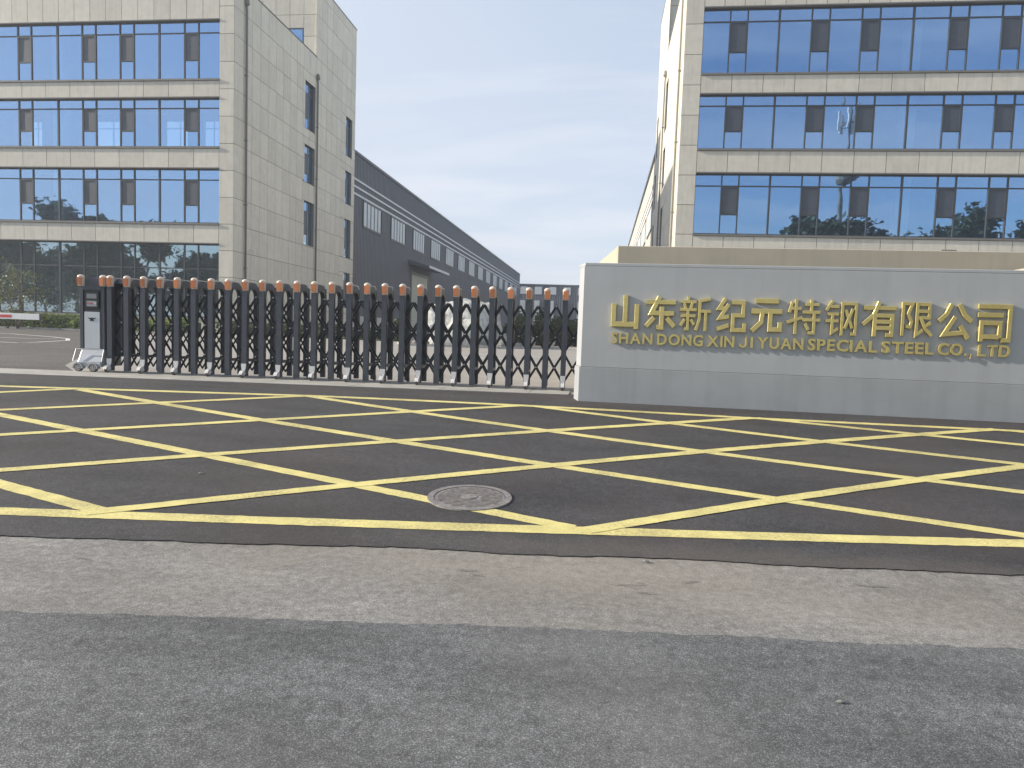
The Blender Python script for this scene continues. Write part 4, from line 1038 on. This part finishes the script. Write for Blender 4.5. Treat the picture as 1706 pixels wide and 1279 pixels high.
# trees and a mast on the far side of the road, behind the viewer; they stand in the window reflections
t1 = tree('street_tree', 'dark leafy tree across the road mirrored in the left office windows', 'tree', (-77, -13, 0), 18.5, 6.0, 10000, .5, 'leaf_dark', .30, 21, group='trees across the road mirrored in the windows')
t2 = tree('street_tree', 'dark leafy tree across the road mirrored in the right office windows', 'tree', (22, -13, 0), 19.0, 6.2, 10000, .5, 'leaf_dark', .32, 22, group='trees across the road mirrored in the windows')
for i, (x, y, sc_, src) in enumerate(((-70, -15, .9, t2), (-86, -17, .78, t2), (-94, -16, .7, t1), (-63, -16, .70, t2), (-57, -14, .62, t1), (-51, -16, .62, t2), (-45, -15, .58, t1), (29, -15, .97, t1), (36, -13, .92, t2), (43, -16, 1.08, t1), (50, -14, 1.02, t2), (17, -16, .82, t1), (58, -17, 1.05, t1))):
    c = copy_tree(src, (x, y, 0), i*1.9, 'dark leafy tree across the road mirrored in the %s office windows' % ('left' if x < 0 else 'right')); c.scale = (sc_, sc_, sc_)
def mast():
    root = thing('telecom_mast', 'slim telecom mast across the road mirrored in the right office windows', 'mast', (29.5, -12, 0))
    m = MB().tube([(0, 0, 0), (0, 0, 20), (0, 0, 33)], [.5, .3, .12], 12); m.obj('pole', 'mast', root)
    MB().tube([(0, 0, 22), (0, 0, 22.4), (0, 0, 24.6), (0, 0, 25)], [.9, 1.15, 1.15, .9], 14).obj('equipment_drum', 'mast', root)
    for k in range(6):
        a = k*math.pi/3; MB().box(-.15+1.3*math.cos(a), .15+1.3*math.cos(a), -.15+1.3*math.sin(a), .15+1.3*math.sin(a), 28.6, 31).obj('antenna', 'white', root)
    r = MB()
    for k in range(6):
        a = k*math.pi/3; b = a+math.pi/3
        r.tube([(0, 0, 29.7), (1.2*math.cos(a), 1.2*math.sin(a), 29.7)], .05, 5); r.tube([(1.2*math.cos(a), 1.2*math.sin(a), 29.2), (1.2*math.cos(b), 1.2*math.sin(b), 29.2)], .05, 5)
    r.obj('antenna_ring', 'mast', root)
mast()

# ------------------------------------------------------------------ boom barrier
def barrier():
    root = thing('boom_barrier', 'white boom barrier arm with a red band reaching in from the left', 'barrier', (-40.5, 36.6, gz(36.6)))
    bevel(MB().box(-.2, .2, -.18, .18, 0, 1.05).obj('cabinet', 'white', root), .02)
    MB().box(-.3, 9.1, -.27, -.19, .60, .94).obj('arm', 'white', root)
    for x in (1.2, 3.2, 5.2): pass
    for x in (1.0, 3.7, 6.4): MB().box(x, x+.98, -.276, -.269, .68, .84).obj('reflective_band', 'red', root)
    MB().box(9.1, 9.16, -.28, -.18, .59, .95).obj('end_cap', 'frame', root)
barrier()

# ------------------------------------------------------------------ stray things on the ground
def debris():
    for i, (x, y, s_, lb) in enumerate(((-3.55, 5.95, .028, 'small dark stone on a yellow stripe at left'), (1.05, 3.0, .016, 'flat pebble on the near grey road'), (.35, 4.62, .02, 'brown clod at the seam of the road below the manhole'))):
        o = thing('pebble', lb, 'pebble', (x, y, gz(y)+.015)); rock(o, 'pebble', (0, 0, 0), (s_, s_*.7, s_*.4), 'rock_dark', 30+i, 2, .3)
    # short tar-filled cracks of the old road
    root = structure('road_crack')
    for (x, y, dx, sl) in ((-.83, 4.28, .12, .1), (-.74, 4.19, .08, -.05), (.12, 4.20, .2, .25), (.26, 4.10, .13, .2), (.55, 4.32, .1, .3), (1.6, 4.5, .2, .15), (-3.2, 3.95, .12, .1), (-1.9, 4.1, .07, .3)):
        n_ = 14; t = np.linspace(0, 1, n_); yy = np.cumsum(rng.normal(0, .004, n_)); w_ = .0015+.0028*rng.uniform(.3, 1.3, n_)
        m = MB()
        for i in range(n_):
            for sg in (-1, 1): m.v.append((x+dx*t[i], y+sl*dx*t[i]+yy[i]+sg*w_[i], gz(y)+.0125))
        for i in range(n_-1): m.f.append((2*i, 2*i+2, 2*i+3, 2*i+1))
        me = bpy.data.meshes.new('crack'); me.from_pydata(m.v, [], m.f); me.materials.append(M['tar']); link('crack', me, root)
debris()

# ------------------------------------------------------------------ morning haze
def haze():
    o = MB().box(-320, 320, -60, 320, -1.2, 36).obj('haze', 'white'); o['kind'] = 'stuff'
    m = bpy.data.materials.new('haze'); m.use_nodes = True; n = m.node_tree.nodes; n.clear()
    out = n.new('ShaderNodeOutputMaterial'); v = n.new('ShaderNodeVolumePrincipled'); v.inputs['Color'].default_value = (.86, .92, 1, 1); v.inputs['Density'].default_value = .0009; v.inputs['Anisotropy'].default_value = .3
    m.node_tree.links.new(v.outputs[0], out.inputs['Volume']); o.data.materials.clear(); o.data.materials.append(m)
    sc.cycles.volume_bounces = 1
haze()
